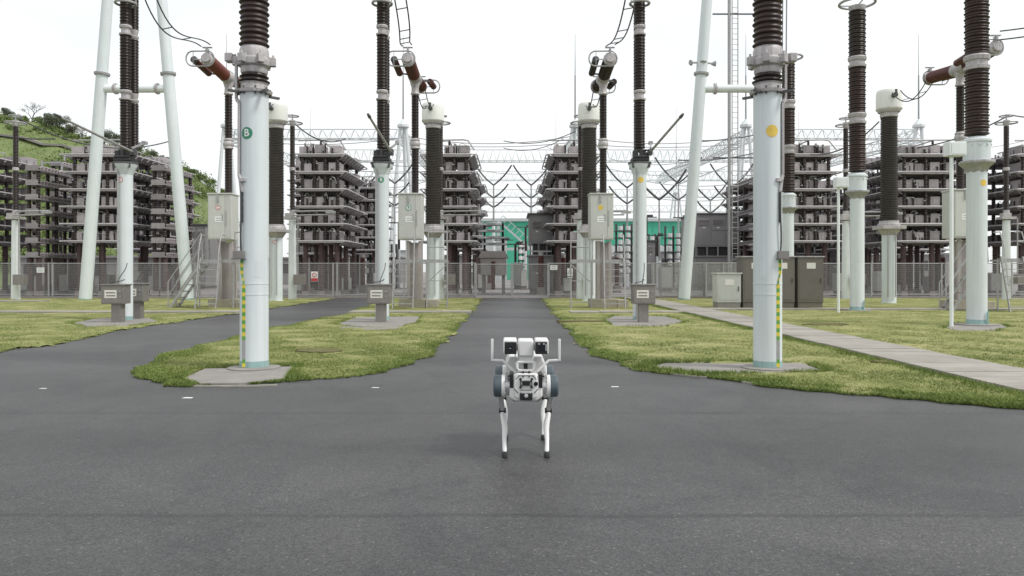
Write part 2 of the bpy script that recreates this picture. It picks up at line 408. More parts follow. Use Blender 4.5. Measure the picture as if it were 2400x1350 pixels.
# ---------------------------------------------------------------- the ground
def asphalt():
    m = bpy.data.materials.new('asphalt'); m.use_nodes = True
    t = m.node_tree; b = t.nodes['Principled BSDF']
    b.inputs['Roughness'].default_value = 0.5; b.inputs['Specular IOR Level'].default_value = 0.5
    N = t.nodes.new; K = t.links.new
    tcn = N('ShaderNodeTexCoord')
    big = N('ShaderNodeTexNoise'); big.inputs['Scale'].default_value = 0.22; big.inputs['Detail'].default_value = 5
    mp1 = N('ShaderNodeMapping'); mp1.inputs['Scale'].default_value = (0.45, 1.6, 1)
    K(tcn.outputs['Object'], mp1.inputs['Vector']); K(mp1.outputs['Vector'], big.inputs['Vector'])
    r1 = N('ShaderNodeValToRGB'); e = r1.color_ramp.elements
    e[0].position = 0.3; e[0].color = (0.036, 0.036, 0.037, 1); e[1].position = 0.72; e[1].color = (0.074, 0.073, 0.075, 1)
    K(big.outputs['Fac'], r1.inputs['Fac'])
    sp = N('ShaderNodeTexVoronoi'); sp.inputs['Scale'].default_value = 95
    K(tcn.outputs['Object'], sp.inputs['Vector'])
    r2 = N('ShaderNodeValToRGB'); e = r2.color_ramp.elements
    e[0].position = 0.05; e[0].color = (0.68, 0.68, 0.68, 1); e[1].position = 0.95; e[1].color = (1.38, 1.38, 1.36, 1)
    sepc = N('ShaderNodeSeparateColor'); K(sp.outputs['Color'], sepc.inputs['Color']); K(sepc.outputs['Red'], r2.inputs['Fac'])
    r2b = N('ShaderNodeValToRGB'); e = r2b.color_ramp.elements       # rare pale stones
    e[0].position = 0.955; e[0].color = (1, 1, 1, 1); e[1].position = 1.0; e[1].color = (2.2, 2.2, 2.1, 1)
    K(sepc.outputs['Green'], r2b.inputs['Fac'])
    m1 = N('ShaderNodeMix'); m1.data_type = 'RGBA'; m1.blend_type = 'MULTIPLY'; m1.inputs['Factor'].default_value = 1
    K(r1.outputs['Color'], m1.inputs['A']); K(r2.outputs['Color'], m1.inputs['B'])
    m2 = N('ShaderNodeMix'); m2.data_type = 'RGBA'; m2.blend_type = 'MULTIPLY'; m2.inputs['Factor'].default_value = 1
    K(m1.outputs['Result'], m2.inputs['A']); K(r2b.outputs['Color'], m2.inputs['B'])
    # two paving joints with spilt binder running across the road
    sx = N('ShaderNodeSeparateXYZ'); K(tcn.outputs['Object'], sx.inputs['Vector'])
    wob = N('ShaderNodeTexNoise'); wob.inputs['Scale'].default_value = 1.3; wob.inputs['Detail'].default_value = 6
    K(tcn.outputs['Object'], wob.inputs['Vector'])
    wv = N('ShaderNodeMath'); wv.operation = 'MULTIPLY_ADD'; wv.inputs[1].default_value = 0.10; K(wob.outputs['Fac'], wv.inputs[0]); K(sx.outputs['Y'], wv.inputs[2])
    # worn lanes, oil and binder stains
    st = N('ShaderNodeTexNoise'); st.inputs['Scale'].default_value = 0.75; st.inputs['Detail'].default_value = 8; st.inputs['Roughness'].default_value = 0.7; st.inputs['Distortion'].default_value = 1.2
    K(tcn.outputs['Object'], st.inputs['Vector'])
    rs = N('ShaderNodeValToRGB'); e = rs.color_ramp.elements
    e[0].position = 0.36; e[0].color = (0.74, 0.74, 0.75, 1); e[1].position = 0.50; e[1].color = (1, 1, 1, 1); q = e.new(0.68); q.color = (1.14, 1.13, 1.12, 1)
    K(st.outputs['Fac'], rs.inputs['Fac'])
    m3 = N('ShaderNodeMix'); m3.data_type = 'RGBA'; m3.blend_type = 'MULTIPLY'; m3.inputs['Factor'].default_value = 1
    K(m2.outputs['Result'], m3.inputs['A']); K(rs.outputs['Color'], m3.inputs['B'])
    prev = m3.outputs['Result']
    for yy, wd, dk in ((7.58, 0.035, 0.72), (4.40, 0.024, 0.66), (5.75, 0.35, 0.92), (6.5, 0.5, 0.93), (3.3, 0.3, 0.92)):
        d = N('ShaderNodeMath'); d.operation = 'SUBTRACT'; K(wv.outputs['Value'], d.inputs[0]); d.inputs[1].default_value = yy+0.05
        ab = N('ShaderNodeMath'); ab.operation = 'ABSOLUTE'; K(d.outputs['Value'], ab.inputs[0])
        mr = N('ShaderNodeMapRange'); mr.interpolation_type = 'SMOOTHSTEP'; K(ab.outputs['Value'], mr.inputs['Value'])
        mr.inputs['From Min'].default_value = wd*0.2; mr.inputs['From Max'].default_value = wd*2.2; mr.inputs['To Min'].default_value = dk; mr.inputs['To Max'].default_value = 1
        mm = N('ShaderNodeMix'); mm.data_type = 'RGBA'; mm.blend_type = 'MULTIPLY'; mm.inputs['Factor'].default_value = 1
        K(prev, mm.inputs['A']); K(mr.outputs['Result'], mm.inputs['B']); prev = mm.outputs['Result']
    # narrow cracks
    ck = N('ShaderNodeTexVoronoi'); ck.feature = 'DISTANCE_TO_EDGE'; ck.inputs['Scale'].default_value = 0.33
    wn = N('ShaderNodeTexNoise'); wn.inputs['Scale'].default_value = 1.8; wn.inputs['Detail'].default_value = 6
    K(tcn.outputs['Object'], wn.inputs['Vector'])
    am = N('ShaderNodeVectorMath'); am.operation = 'MULTIPLY_ADD'; am.inputs[1].default_value = (0.9, 0.9, 0)
    K(wn.outputs['Color'], am.inputs[0]); K(tcn.outputs['Object'], am.inputs[2]); K(am.outputs['Vector'], ck.inputs['Vector'])
    mr = N('ShaderNodeMapRange'); K(ck.outputs['Distance'], mr.inputs['Value'])
    mr.inputs['From Min'].default_value = 0.0; mr.inputs['From Max'].default_value = 0.007; mr.inputs['To Min'].default_value = 0.80; mr.inputs['To Max'].default_value = 1
    mm = N('ShaderNodeMix'); mm.data_type = 'RGBA'; mm.blend_type = 'MULTIPLY'; mm.inputs['Factor'].default_value = 1
    K(prev, mm.inputs['A']); K(mr.outputs['Result'], mm.inputs['B']); prev = mm.outputs['Result']
    K(prev, b.inputs['Base Color'])
    bn = N('ShaderNodeTexNoise'); bn.inputs['Scale'].default_value = 110; bn.inputs['Detail'].default_value = 4
    K(tcn.outputs['Object'], bn.inputs['Vector'])
    bp = N('ShaderNodeBump'); bp.inputs['Strength'].default_value = 0.55; bp.inputs['Distance'].default_value = 0.006
    K(bn.outputs['Fac'], bp.inputs['Height']); K(bp.outputs['Normal'], b.inputs['Normal'])
    return m
M['asphalt'] = asphalt()

m = MB(); m.add([(-900, -60, -0.03), (900, -60, -0.03), (900, 1500, -0.03), (-900, 1500, -0.03)], [(0, 1, 2, 3)])
struct(m.obj('ground', ['gravel']))
m = MB(); m.add([(-70, -20, 0), (70, -20, 0), (70, 40.3, 0), (-70, 40.3, 0)], [(0, 1, 2, 3)])
struct(m.obj('road', ['asphalt']))
m = MB(); m.add([(-70, 40.3, 0.0), (70, 40.3, 0.0), (70, 110, 0.0), (-70, 110, 0.0)], [(0, 1, 2, 3)])
struct(m.obj('yard', ['gravel']))

LW = {}
LW['island'] = [(310,888),(345,862),(390,832),(480,808),(600,778),(700,757),(815,735),(862,716),(885,700),(1131,700),(1112,728),(1083,762),(1050,798),(1018,828),(960,855),(900,872),(800,888),(680,897),(560,905),(450,905),(380,897)]
LW['left'] = [(-900,915),(-500,880),(-200,850),(0,828),(150,805),(280,777),(420,755),(550,737),(690,716),(760,705),(790,700),(-900,700)]
LW['right'] = [(1268,700),(1285,722),(1300,740),(1340,790),(1400,842),(1500,868),(1600,883),(1700,895),(2000,927),(2400,956),(2900,990),(3600,1040),(3600,700)]
def seg_dist(px, py, poly):
    d = np.full(px.shape, 1e9); n = len(poly)
    for i in range(n):
        ax, ay = poly[i]; bx, by = poly[(i+1) % n]
        vx, vy = bx-ax, by-ay; l2 = vx*vx+vy*vy+1e-12
        t = np.clip(((px-ax)*vx+(py-ay)*vy)/l2, 0, 1)
        d = np.minimum(d, np.hypot(px-ax-t*vx, py-ay-t*vy))
    return d
def inside(px, py, poly):
    r = np.zeros(px.shape, bool); n = len(poly)
    for i in range(n):
        ax, ay = poly[i]; bx, by = poly[(i+1) % n]
        c = ((ay > py) != (by > py)) & (px < (bx-ax)*(py-ay)/(by-ay+1e-12)+ax); r ^= c
    return r
def wob(x, y):
    return (np.sin(x*1.7+y*0.9)+np.sin(x*0.8-y*2.3+1)+np.sin(x*4.1+y*3.3+2)*0.6+np.sin(x*7.9-y*6.1)*0.5+np.sin(x*13+y*17)*0.35)
PADS = []   # concrete the grass keeps clear of: x0,x1,y0,y1
def pad_rect(a, b): PADS.append((a, b))
pads = {   # corner pixels of the concrete pads
 'near_b': [(428,893),(480,869),(690,864),(668,893),(560,903),(470,904)],
 'near_a': [(1515,866),(1560,856),(1880,856),(1940,878),(1780,881),(1640,880)],
 'mid_b': [(788,764),(835,746),(985,744),(975,760),(940,768),(845,771)],
 'mid_a': [(1418,752),(1440,743),(1560,744),(1605,756),(1560,768),(1440,768)],
 'mid_c': [(170,760),(235,748),(350,748),(372,756),(300,768),(200,768)],
 'side': [(2215,770),(2240,762),(2345,762),(2360,770),(2330,779),(2235,779)],
}
pads_w = {k: [G(*p) for p in v] for k, v in pads.items()}
WX0, WX1 = 5.66, 6.92
def lawn(key, cell, label):
    poly = [G(*p) for p in LW[key]]
    xs = [p[0] for p in poly]; ys = [p[1] for p in poly]
    parts = []
    V = []; F = []; idx = {}
    x0, y0 = max(min(xs), -45)-0.3, min(ys)-0.3; x1, y1 = min(max(xs), 45)+0.3, max(ys)
    gx = np.arange(x0, x1, cell); gy = np.arange(y0, y1+cell, cell)
    X, Y = np.meshgrid(gx, gy, indexing='ij')
    wx = X+0.06*wob(X*1.3, Y*1.3); wy = Y+0.06*wob(Y*1.7+3, X*1.1)
    ins = inside(wx, wy, poly); d = seg_dist(wx, wy, poly)
    Z = 0.008+np.minimum(d*0.14, 0.035)+0.006*wob(X*2.1, Y*2.1)*np.minimum(d*2, 1)
    for pw in pads_w.values():
        pin = inside(X+0.03*wob(X*3, Y*3), Y+0.03*wob(Y*3, X*2), pw); Z = np.where(pin, -0.01, Z)
    Z = np.where((X > WX0+0.02) & (X < WX1-0.02), -0.01, Z)
    nx, ny = X.shape
    cellin = ins[:-1, :-1] & ins[1:, :-1] & ins[1:, 1:] & ins[:-1, 1:]
    vid = -np.ones(X.shape, int)
    used = np.zeros(X.shape, bool)
    used[:-1, :-1] |= cellin; used[1:, :-1] |= cellin; used[1:, 1:] |= cellin; used[:-1, 1:] |= cellin
    vid[used] = np.arange(used.sum())
    Z = np.where(used & (Z > 0), np.maximum(Z, 0.006), Z)
    vs = np.stack([X[used], Y[used], Z[used]], 1)
    ii, jj = np.nonzero(cellin)
    fs = np.stack([vid[ii, jj], vid[ii+1, jj], vid[ii+1, jj+1], vid[ii, jj+1]], 1)
    me = bpy.data.meshes.new('lawn'); me.from_pydata(vs.tolist(), [], fs.tolist()); me.materials.append(M['soil'])
    me.polygons.foreach_set('use_smooth', [True]*len(me.polygons)); me.update()
    o = bpy.data.objects.new('lawn', me); C.objects.link(o); struct(o, label=label)
    return poly
def soil():
    m = bpy.data.materials.new('mown_lawn'); m.use_nodes = True
    t = m.node_tree; b = t.nodes['Principled BSDF']; b.inputs['Roughness'].default_value = 0.9; b.inputs['Specular IOR Level'].default_value = 0.1
    N = t.nodes.new; K = t.links.new; tcn = N('ShaderNodeTexCoord')
    a = N('ShaderNodeTexNoise'); a.inputs['Scale'].default_value = 0.9; a.inputs['Detail'].default_value = 7; a.inputs['Roughness'].default_value = 0.7
    K(tcn.outputs['Object'], a.inputs['Vector'])
    r = N('ShaderNodeValToRGB'); e = r.color_ramp.elements
    e[0].position = 0.30; e[0].color = (0.13, 0.155, 0.05, 1); e[1].position = 0.66; e[1].color = (0.40, 0.38, 0.19, 1)
    q = e.new(0.48); q.color = (0.26, 0.275, 0.105, 1)
    K(a.outputs['Fac'], r.inputs['Fac'])
    f = N('ShaderNodeTexNoise'); f.inputs['Scale'].default_value = 45; f.inputs['Detail'].default_value = 4; K(tcn.outputs['Object'], f.inputs['Vector'])
    mr = N('ShaderNodeMapRange'); mr.inputs['From Min'].default_value = 0.3; mr.inputs['From Max'].default_value = 0.7; mr.inputs['To Min'].default_value = 0.65; mr.inputs['To Max'].default_value = 1.3
    K(f.outputs['Fac'], mr.inputs['Value'])
    mm = N('ShaderNodeMix'); mm.data_type = 'RGBA'; mm.blend_type = 'MULTIPLY'; mm.inputs['Factor'].default_value = 1
    K(r.outputs['Color'], mm.inputs['A']); K(mr.outputs['Result'], mm.inputs['B']); K(mm.outputs['Result'], b.inputs['Base Color'])
    bp = N('ShaderNodeBump'); bp.inputs['Strength'].default_value = 0.8; bp.inputs['Distance'].default_value = 0.03
    K(f.outputs['Fac'], bp.inputs['Height']); K(bp.outputs['Normal'], b.inputs['Normal'])
    return m
M['soil'] = soil()
M['soilbare'] = mat('bare_soil', (0.15, 0.14, 0.07), 0.95, 0, .25, 6, bump=.6, bscale=40, spec=.1)
polys = {'island': lawn('island', 0.07, 'triangular island of mown grass between the two roads'),
         'left': lawn('left', 0.12, 'lawn left of the curving side road'),
         'right': lawn('right', 0.10, 'lawn right of the central road')}

def blades(name, label, matname, pts, h, wd, lean):
    n = len(pts); pts = np.asarray(pts)
    an = rng.uniform(0, 2*np.pi, n); hh = h*rng.uniform(0.5, 1.2, n); ww = wd*rng.uniform(0.6, 1.3, n)
    dx = np.cos(an)*ww/2; dy = np.sin(an)*ww/2
    la = rng.uniform(0, 2*np.pi, n); ll = hh*rng.uniform(0.1, lean, n)
    V = np.zeros((n, 3, 3))
    V[:, 0] = np.stack([pts[:, 0]-dx, pts[:, 1]-dy, pts[:, 2]], 1)
    V[:, 1] = np.stack([pts[:, 0]+dx, pts[:, 1]+dy, pts[:, 2]], 1)
    V[:, 2] = np.stack([pts[:, 0]+np.cos(la)*ll, pts[:, 1]+np.sin(la)*ll, pts[:, 2]+hh], 1)
    me = bpy.data.meshes.new(name); me.vertices.add(3*n); me.vertices.foreach_set('co', V.reshape(-1))
    me.loops.add(3*n); me.loops.foreach_set('vertex_index', np.arange(3*n, dtype=np.int32))
    me.polygons.add(n); me.polygons.foreach_set('loop_start', np.arange(0, 3*n, 3, dtype=np.int32))
    me.update(calc_edges=True); me.materials.append(M[matname])
    o = bpy.data.objects.new(name, me); C.objects.link(o); o['kind'] = 'stuff'; o['label'] = label
    return o
def sample(poly, n, dist=None, ymax=41.0, pw=2.0):
    xs = [p[0] for p in poly]; ys = [p[1] for p in poly]
    out = []; tot = 0
    y0, y1 = min(ys)-0.1, min(max(ys), ymax)
    while tot < n:
        k = n*3
        u = rng.uniform(0, 1, k); e = 1-pw
        y = (y0**e+(y1**e-y0**e)*u)**(1/e)          # thinner with distance
        hw = y*1320/FP
        x = rng.uniform(-1, 1, k)*hw
        ok = (x > min(xs)) & (x < max(xs)); x = x[ok]; y = y[ok]
        wx = x+0.06*wob(x*1.3, y*1.3); wy = y+0.06*wob(y*1.7+3, x*1.1)
        ok = inside(wx, wy, poly)
        d = seg_dist(wx, wy, poly)
        if dist is not None: ok &= (d < dist*rng.uniform(0.0, 1, len(d))**1.5*np.clip(.75+0.45*wob(x*.9, y*.9), .12, 2.2))
        for q in pads_w.values(): ok &= ~inside(x, y, q)
        ok &= ~((x > WX0-0.02) & (x < WX1+0.02))
        ok &= ~((abs(y-25.5) < 0.55) & ((x < -8.5) | ((x > -5.4) & (x < -1.7)) | ((x > 1.8) & (x < 5.7))))
        x = x[ok]; y = y[ok]; d = d[ok]
        z = 0.004+np.minimum(d*0.14, 0.035)
        out.append(np.stack([x, y, z], 1)); tot += len(x)
        if len(x) < 50: break
    return np.concatenate(out)[:n]
for key, n in (('island', 90000), ('left', 45000), ('right', 100000)):
    blades('grass', 'short mown yellow green grass blades', 'grass', sample(polys[key], n), 0.024, 0.013, 2.6)
for key, n in (('island', 24000), ('left', 7000), ('right', 28000)):
    blades('grass', 'longer green grass along the lawn edge', 'lush', sample(polys[key], n, 0.45), 0.034, 0.013, 2.2)
# lusher tufts round the pads and along the walkway
tuft = []
for k, q in pads_w.items():
    c = np.array(q); m0 = c.mean(0)
    for i in range(len(q)):
        a = c[i]; b = c[(i+1) % len(q)]
        if k.startswith('near') and (a[1]+b[1])/2 < m0[1]-0.1 and k == 'near_b' and a[0] < m0[0]+0.9: continue
        nn = int(np.hypot(*(b-a))*(900 if k.startswith('near') else 160))
        t = rng.uniform(0, 1, nn)[:, None]; p = a+(b-a)*t; o_ = (p-m0); o_ /= np.linalg.norm(o_, axis=1)[:, None]
        p = p+o_*np.abs(rng.normal(0.05, 0.10, nn))[:, None]; keep = wob(p[:, 0]*2, p[:, 1]*2) > -0.5; p = p[keep]
        tuft.append(np.c_[p, np.full(len(p), 0.02)])
y = 7.2+33*rng.uniform(0, 1, 15000)**1.6; x = WX0-np.abs(rng.normal(0, 0.10, 15000))-0.02
tuft.append(np.c_[x, y, np.full(len(y), 0.02)])
blades('grass', 'dark green tufts round the concrete pads and walkway', 'lush', np.concatenate(tuft), 0.075, 0.014, 1.0)

# concrete pads
for k, pw in pads_w.items():
    m = MB(); m.prism(pw, -0.02, 0.035)
    struct(m.obj('concrete_pad', ['concrete'], bevel=0.01))
for gx, gy, r in ((870, 772, 0.75), (790, 829, 0.0), (250, 730, 0.0)):
    if r:
        x, y = G(gx, gy); m = MB(); m.prof((x, y, -0.02), (x, y, 1), [(0, r), (0.07, r)], 32); struct(m.obj('manhole_cover', ['concrete']))
# bare brown patches in the lawns
for px0, px1, py, hgt in ((690, 808, 829, 10), (2040, 2180, 856, 7), (1880, 1990, 765, 5), (1300, 1420, 757, 4)):
    k = 40; rr = random.Random(px0); poly = []
    for i in range(k):
        a = 2*math.pi*i/k; f = rr.uniform(.8, 1.05); X_, Y_ = G((px0+px1)/2+math.cos(a)*(px1-px0)/2*f, py+math.sin(a)*hgt/2*f); poly.append((X_, Y_))
    m = MB(); m.prism(poly, 0.02, 0.066); struct(m.obj('bare_soil', ['soilbare']))
# walkway of concrete slabs
wk = bpy.data.objects.new('walkway', None); C.objects.link(wk); wk.location = ((WX0+WX1)/2, 0, 0); struct(wk, label='raised concrete slab walkway running down the right lawn')
sm = MB(); sm.box((0, 0, 0.035), (WX1-WX0-0.01, 0.485, 0.11)); sme = sm.mesh('slab', ['slab'])
y = 6.8
while y < 40.2:
    o = place('slab', sme, wk, (random.uniform(-.008, .008), y, random.uniform(-.005, .005))); o.rotation_euler = (random.uniform(-.004, .004), random.uniform(-.004, .004), random.uniform(-.004, .004))
    y += 0.5
def trench(x0, x1, yc, wd, label):
    e = bpy.data.objects.new('cable_trench', None); C.objects.link(e); e.location = (0, yc, 0); struct(e, label=label)
    b = MB(); b.bb((0.01, -wd/2, -0.02), (0.985, wd/2, 0.085)); me = b.mesh('cover_slab', ['slab'])
    x = x0
    while x < x1-0.5: place('cover_slab', me, e, (x, 0, random.uniform(-.004, .004))); x += 1.0
trench(-24, -8.9, 25.5, 0.8, 'line of concrete trench covers across the left lawn')
trench(-5.35, -1.7, 25.5, 0.8, 'concrete trench covers on the grass island')
trench(1.9, 5.6, 25.5, 0.8, 'concrete trench covers beside the central road')
trench(6.95, 26, 27.3, 0.8, 'concrete trench covers across the right lawn')
trench(-34, -20.5, 34.5, 0.9, 'concrete path along the left fence')
# kerb under the fence
m = MB(); m.bb((-45, 40.35, -0.02), (-1.95, 40.75, 0.10)); m.bb((1.95, 40.35, -0.02), (45, 40.75, 0.10)); struct(m.obj('kerb', ['concrete']))
# thin exposed edging where lawn and asphalt meet
for pl in ([(1500,863),(1560,875),(1620,883),(1658,886)], [(1740,897),(1800,905),(1850,911)], [(455,906),(520,907),(600,906),(650,904)]):
    m = MB()
    for a, b in zip(pl, pl[1:]): (xa, ya), (xb, yb) = G(*a), G(*b); m.bar((xa, ya, .004), (xb, yb, .004), .035, .03)
    struct(m.obj('edging', ['slab']))
# pale scraps on the asphalt
for i, (px, py, w, d, lb) in enumerate(((440, 933, .11, .05, 'flat white scrap of paper on the asphalt at left'), (1441, 907, .10, .04, 'small pale fleck on the asphalt right of the robot'), (880, 909, .09, .03, 'tiny pale fleck on the asphalt below the grass island'), (101, 911, .08, .03, 'tiny pale fleck on the asphalt at the far left'))):
    x, y = G(px, py); m = MB(); m.prism([(x-w/2, y-d/2), (x+w*.4, y-d*.6), (x+w/2, y+d*.3), (x-w*.3, y+d/2)], 0.001, 0.006)
    tag(m.obj('scrap', ['white']), lb, 'scrap')

# ---------------------------------------------------------------- near posts carrying the big insulators
def near_post(px, side, label, mark):
    X = PX(px, 10.85); Y = 10.85; r = 0.195
    t = thing('insulator_post', label, 'insulator post', (X, Y, 0), 'near insulator posts')
    m = MB(); m.prof((0, 0, 0), (0, 0, 1), [(0, 0.36), (0.05, 0.36), (0.06, 0.33)], 48); m.obj('footing', ['concrete'], t)
    m = MB(); m.prof((0, 0, 0.06), (0, 0, 1), [(0.0, r+.001), (0.06, r+.001)], 48); m.m = 1
    m.prof((0, 0, 0.12), (0, 0, 1), [(0, r), (0.95, r), (0.95, r+.004), (0.965, r+.004), (0.965, r), (1.10, r), (1.10, r+.004), (1.115, r+.004), (1.115, r), (3.78, r)], 48)
    m.obj('post', ['teal', 'pole'], t)
    m = MB(); m.prof((0, 0, 0.06), (0, 0, 1), [(0, r+.0025), (0.085, r+.0025)], 48, False); m.obj('painted_base', ['teal'], t)
    m = MB(); m.prof((0, 0, 3.9), (0, 0, 5), [(0, .24), (.04, .25), (.05, .18), (.13, .18), (.15, .2)], 40)
    m.obj('head_flange', ['cast'], t)
    m = MB()
    for a in range(4):
        q = Matrix.Rotation(R(45+90*a), 3, 'Z'); m.box(q @ Vector((.27, 0, 3.90)), (.22, .05, .03), q)
    for a in range(8):
        q = Matrix.Rotation(R(22+45*a), 3, 'Z'); m.cyl(q @ Vector((.215, 0, 3.87)), q @ Vector((.215, 0, 3.98)), .014, n=6)
    m.obj('flange_bracket', ['darksteel'], t)
    m = MB(); m.sheds((0, 0, 4.05), (0, 0, 4.18), .215, .065, .78, 40); m.obj('lower_shed', ['porcdark'], t)
    m = MB(); m.prof((0, 0, 4.18), (0, 0, 5), [(0, .175), (.03, .185), (.09, .185), (.11, .225), (.17, .235), (.2, .235), (.22, .20), (.33, .20), (.37, .185), (.385, .17)], 40)
    for a in range(6):
        q = Matrix.Rotation(R(8+60*a), 3, 'Z'); m.box(q @ Vector((.245, 0, 4.36)), (.10, .09, .12), q); m.cyl(q @ Vector((.26, 0, 4.29)), q @ Vector((.26, 0, 4.46)), .018, n=8)
    m.obj('cast_collar', ['cast'], t, bevel=0.006)
    m = MB(); m.box((side*-.33, -.05, 4.40), (.10, .14, .12)); m.bar((side*-.2, -.05, 4.36), (side*-.33, -.05, 4.36), .06); m.obj('valve_box', ['cast'], t, bevel=0.01)
    m = MB(); m.sheds((0, 0, 4.565), (0, 0, 7.6), .208, .074, .84, 48); m.obj('insulator', ['porc'], t)
    m = MB(); m.prof((0, 0, 7.6), (0, 0, 9), [(0, .17), (.1, .2), (.25, .2), (.3, .15)], 32); m.obj('top_cap', ['cast'], t)
    # flat conduit strap running down the post, then a striped earthing strip
    s = side; xs = -s*.185; yb = -.13
    m = MB()
    pts = [(-s*.225, -.08, 4.30), (-s*.225, -.08, 3.82), (-s*.165, -.135, 3.75), (-s*.165, -.14, 2.75), (-s*.135, -.165, 2.66), (-s*.115, -.175, 2.50)]
    for a, b in zip(pts, pts[1:]): m.bar(a, b, .035, .045)
    m.obj('conduit', ['cast'], t, bevel=.004)
    m = MB(); m.tube(bez((-s*.115, -.18, 2.50), (-s*.10, -.20, 2.2), (-s*.14, -.2, 1.95), (-s*.12, -.18, 1.66), 16), .012, 8); m.bar((-s*.115, -.178, 2.52), (-s*.115, -.178, 2.08), .03, .03); m.obj('cable', ['wire'], t)
    m = MB(); m.box((-s*.10, -.185, 2.67), (.09, .05, .05)); m.obj('clamp', ['cast'], t, bevel=.004)
    m = MB(); m.box((-s*.15, -.185, 1.63), (.15, .09, .11)); m.m = 1; m.box((-s*.15, -.185, 1.573), (.19, .12, .01)); m.obj('terminal_box', ['boxgrey', 'darksteel'], t, bevel=.004)
    m = MB(); path = [(-s*.115, 1.56), (-s*.115, 1.36), (-s*.085, 1.22), (-s*.085, 0.5), (-s*.085, .07)]
    k = 0; L_ = 0
    for (xa, za), (xb, zb) in zip(path, path[1:]):
        n = max(1, int(round(math.hypot(xa-xb, za-zb)/.055)))
        for i in range(n):
            x0 = xa+(xb-xa)*i/n; x1 = xa+(xb-xa)*(i+1)/n; z0 = za+(zb-za)*i/n; z1 = za+(zb-za)*(i+1)/n
            m.m = k % 2; k += 1
            if z0 < .48 and z0 > .2: m.m = 2
            ya = -math.sqrt(max(0, r*r-((x0+x1)/2)**2))-.008
            m.bar((x0, ya, z0), (x1, ya, z1), .045, .008)
    m.obj('striped_earth_strip', ['stripeg', 'stripey', 'galv'], t)
    phase_mark(t, mark, r, -s*.22 if mark == 'B' else -s*-.0, 3.32 if mark == 'B' else 3.35, .085)
    m = MB(); patch(m, .10, .24, r+.002, s*.62, 1.43); m.obj('notice_sticker', ['pole'], t)
    return t
near_post(596, 1, 'nearest pale blue post left of the robot, with green B mark and striped earth strip', 'B')
near_post(1799, -1, 'nearest pale blue post right of the robot, with yellow dot and striped earth strip', 'dot')

# ---------------------------------------------------------------- disconnector posts of the second row
def conductor_pair(name, label, p0, p1, gap, sag, n=18, r=.022, mt='wire', c0=None, c1=None, nsp=4, group='twin conductors with spacers'):
    p0 = Vector(p0); p1 = Vector(p1); g = Vector(gap)
    c0 = Vector(c0) if c0 else p0+(p1-p0)*.33+Vector((0, 0, -sag)); c1 = Vector(c1) if c1 else p0+(p1-p0)*.66+Vector((0, 0, -sag))
    t = thing(name, label, 'cable', p0, group)
    pa = bez(p0, c0, c1, p1, n)
    for k in (-.5, .5):
        m = MB(); m.tube([q+g*k-p0 for q in pa], r, 6); m.obj('conductor', [mt], t)
    m = MB()
    for i in range(1, nsp+1):
        q = pa[int(i*n/(nsp+1))]-p0; m.bar(q-g*.5, q+g*.5, .025)
    m.obj('spacer', ['darksteel'], t)
    return t

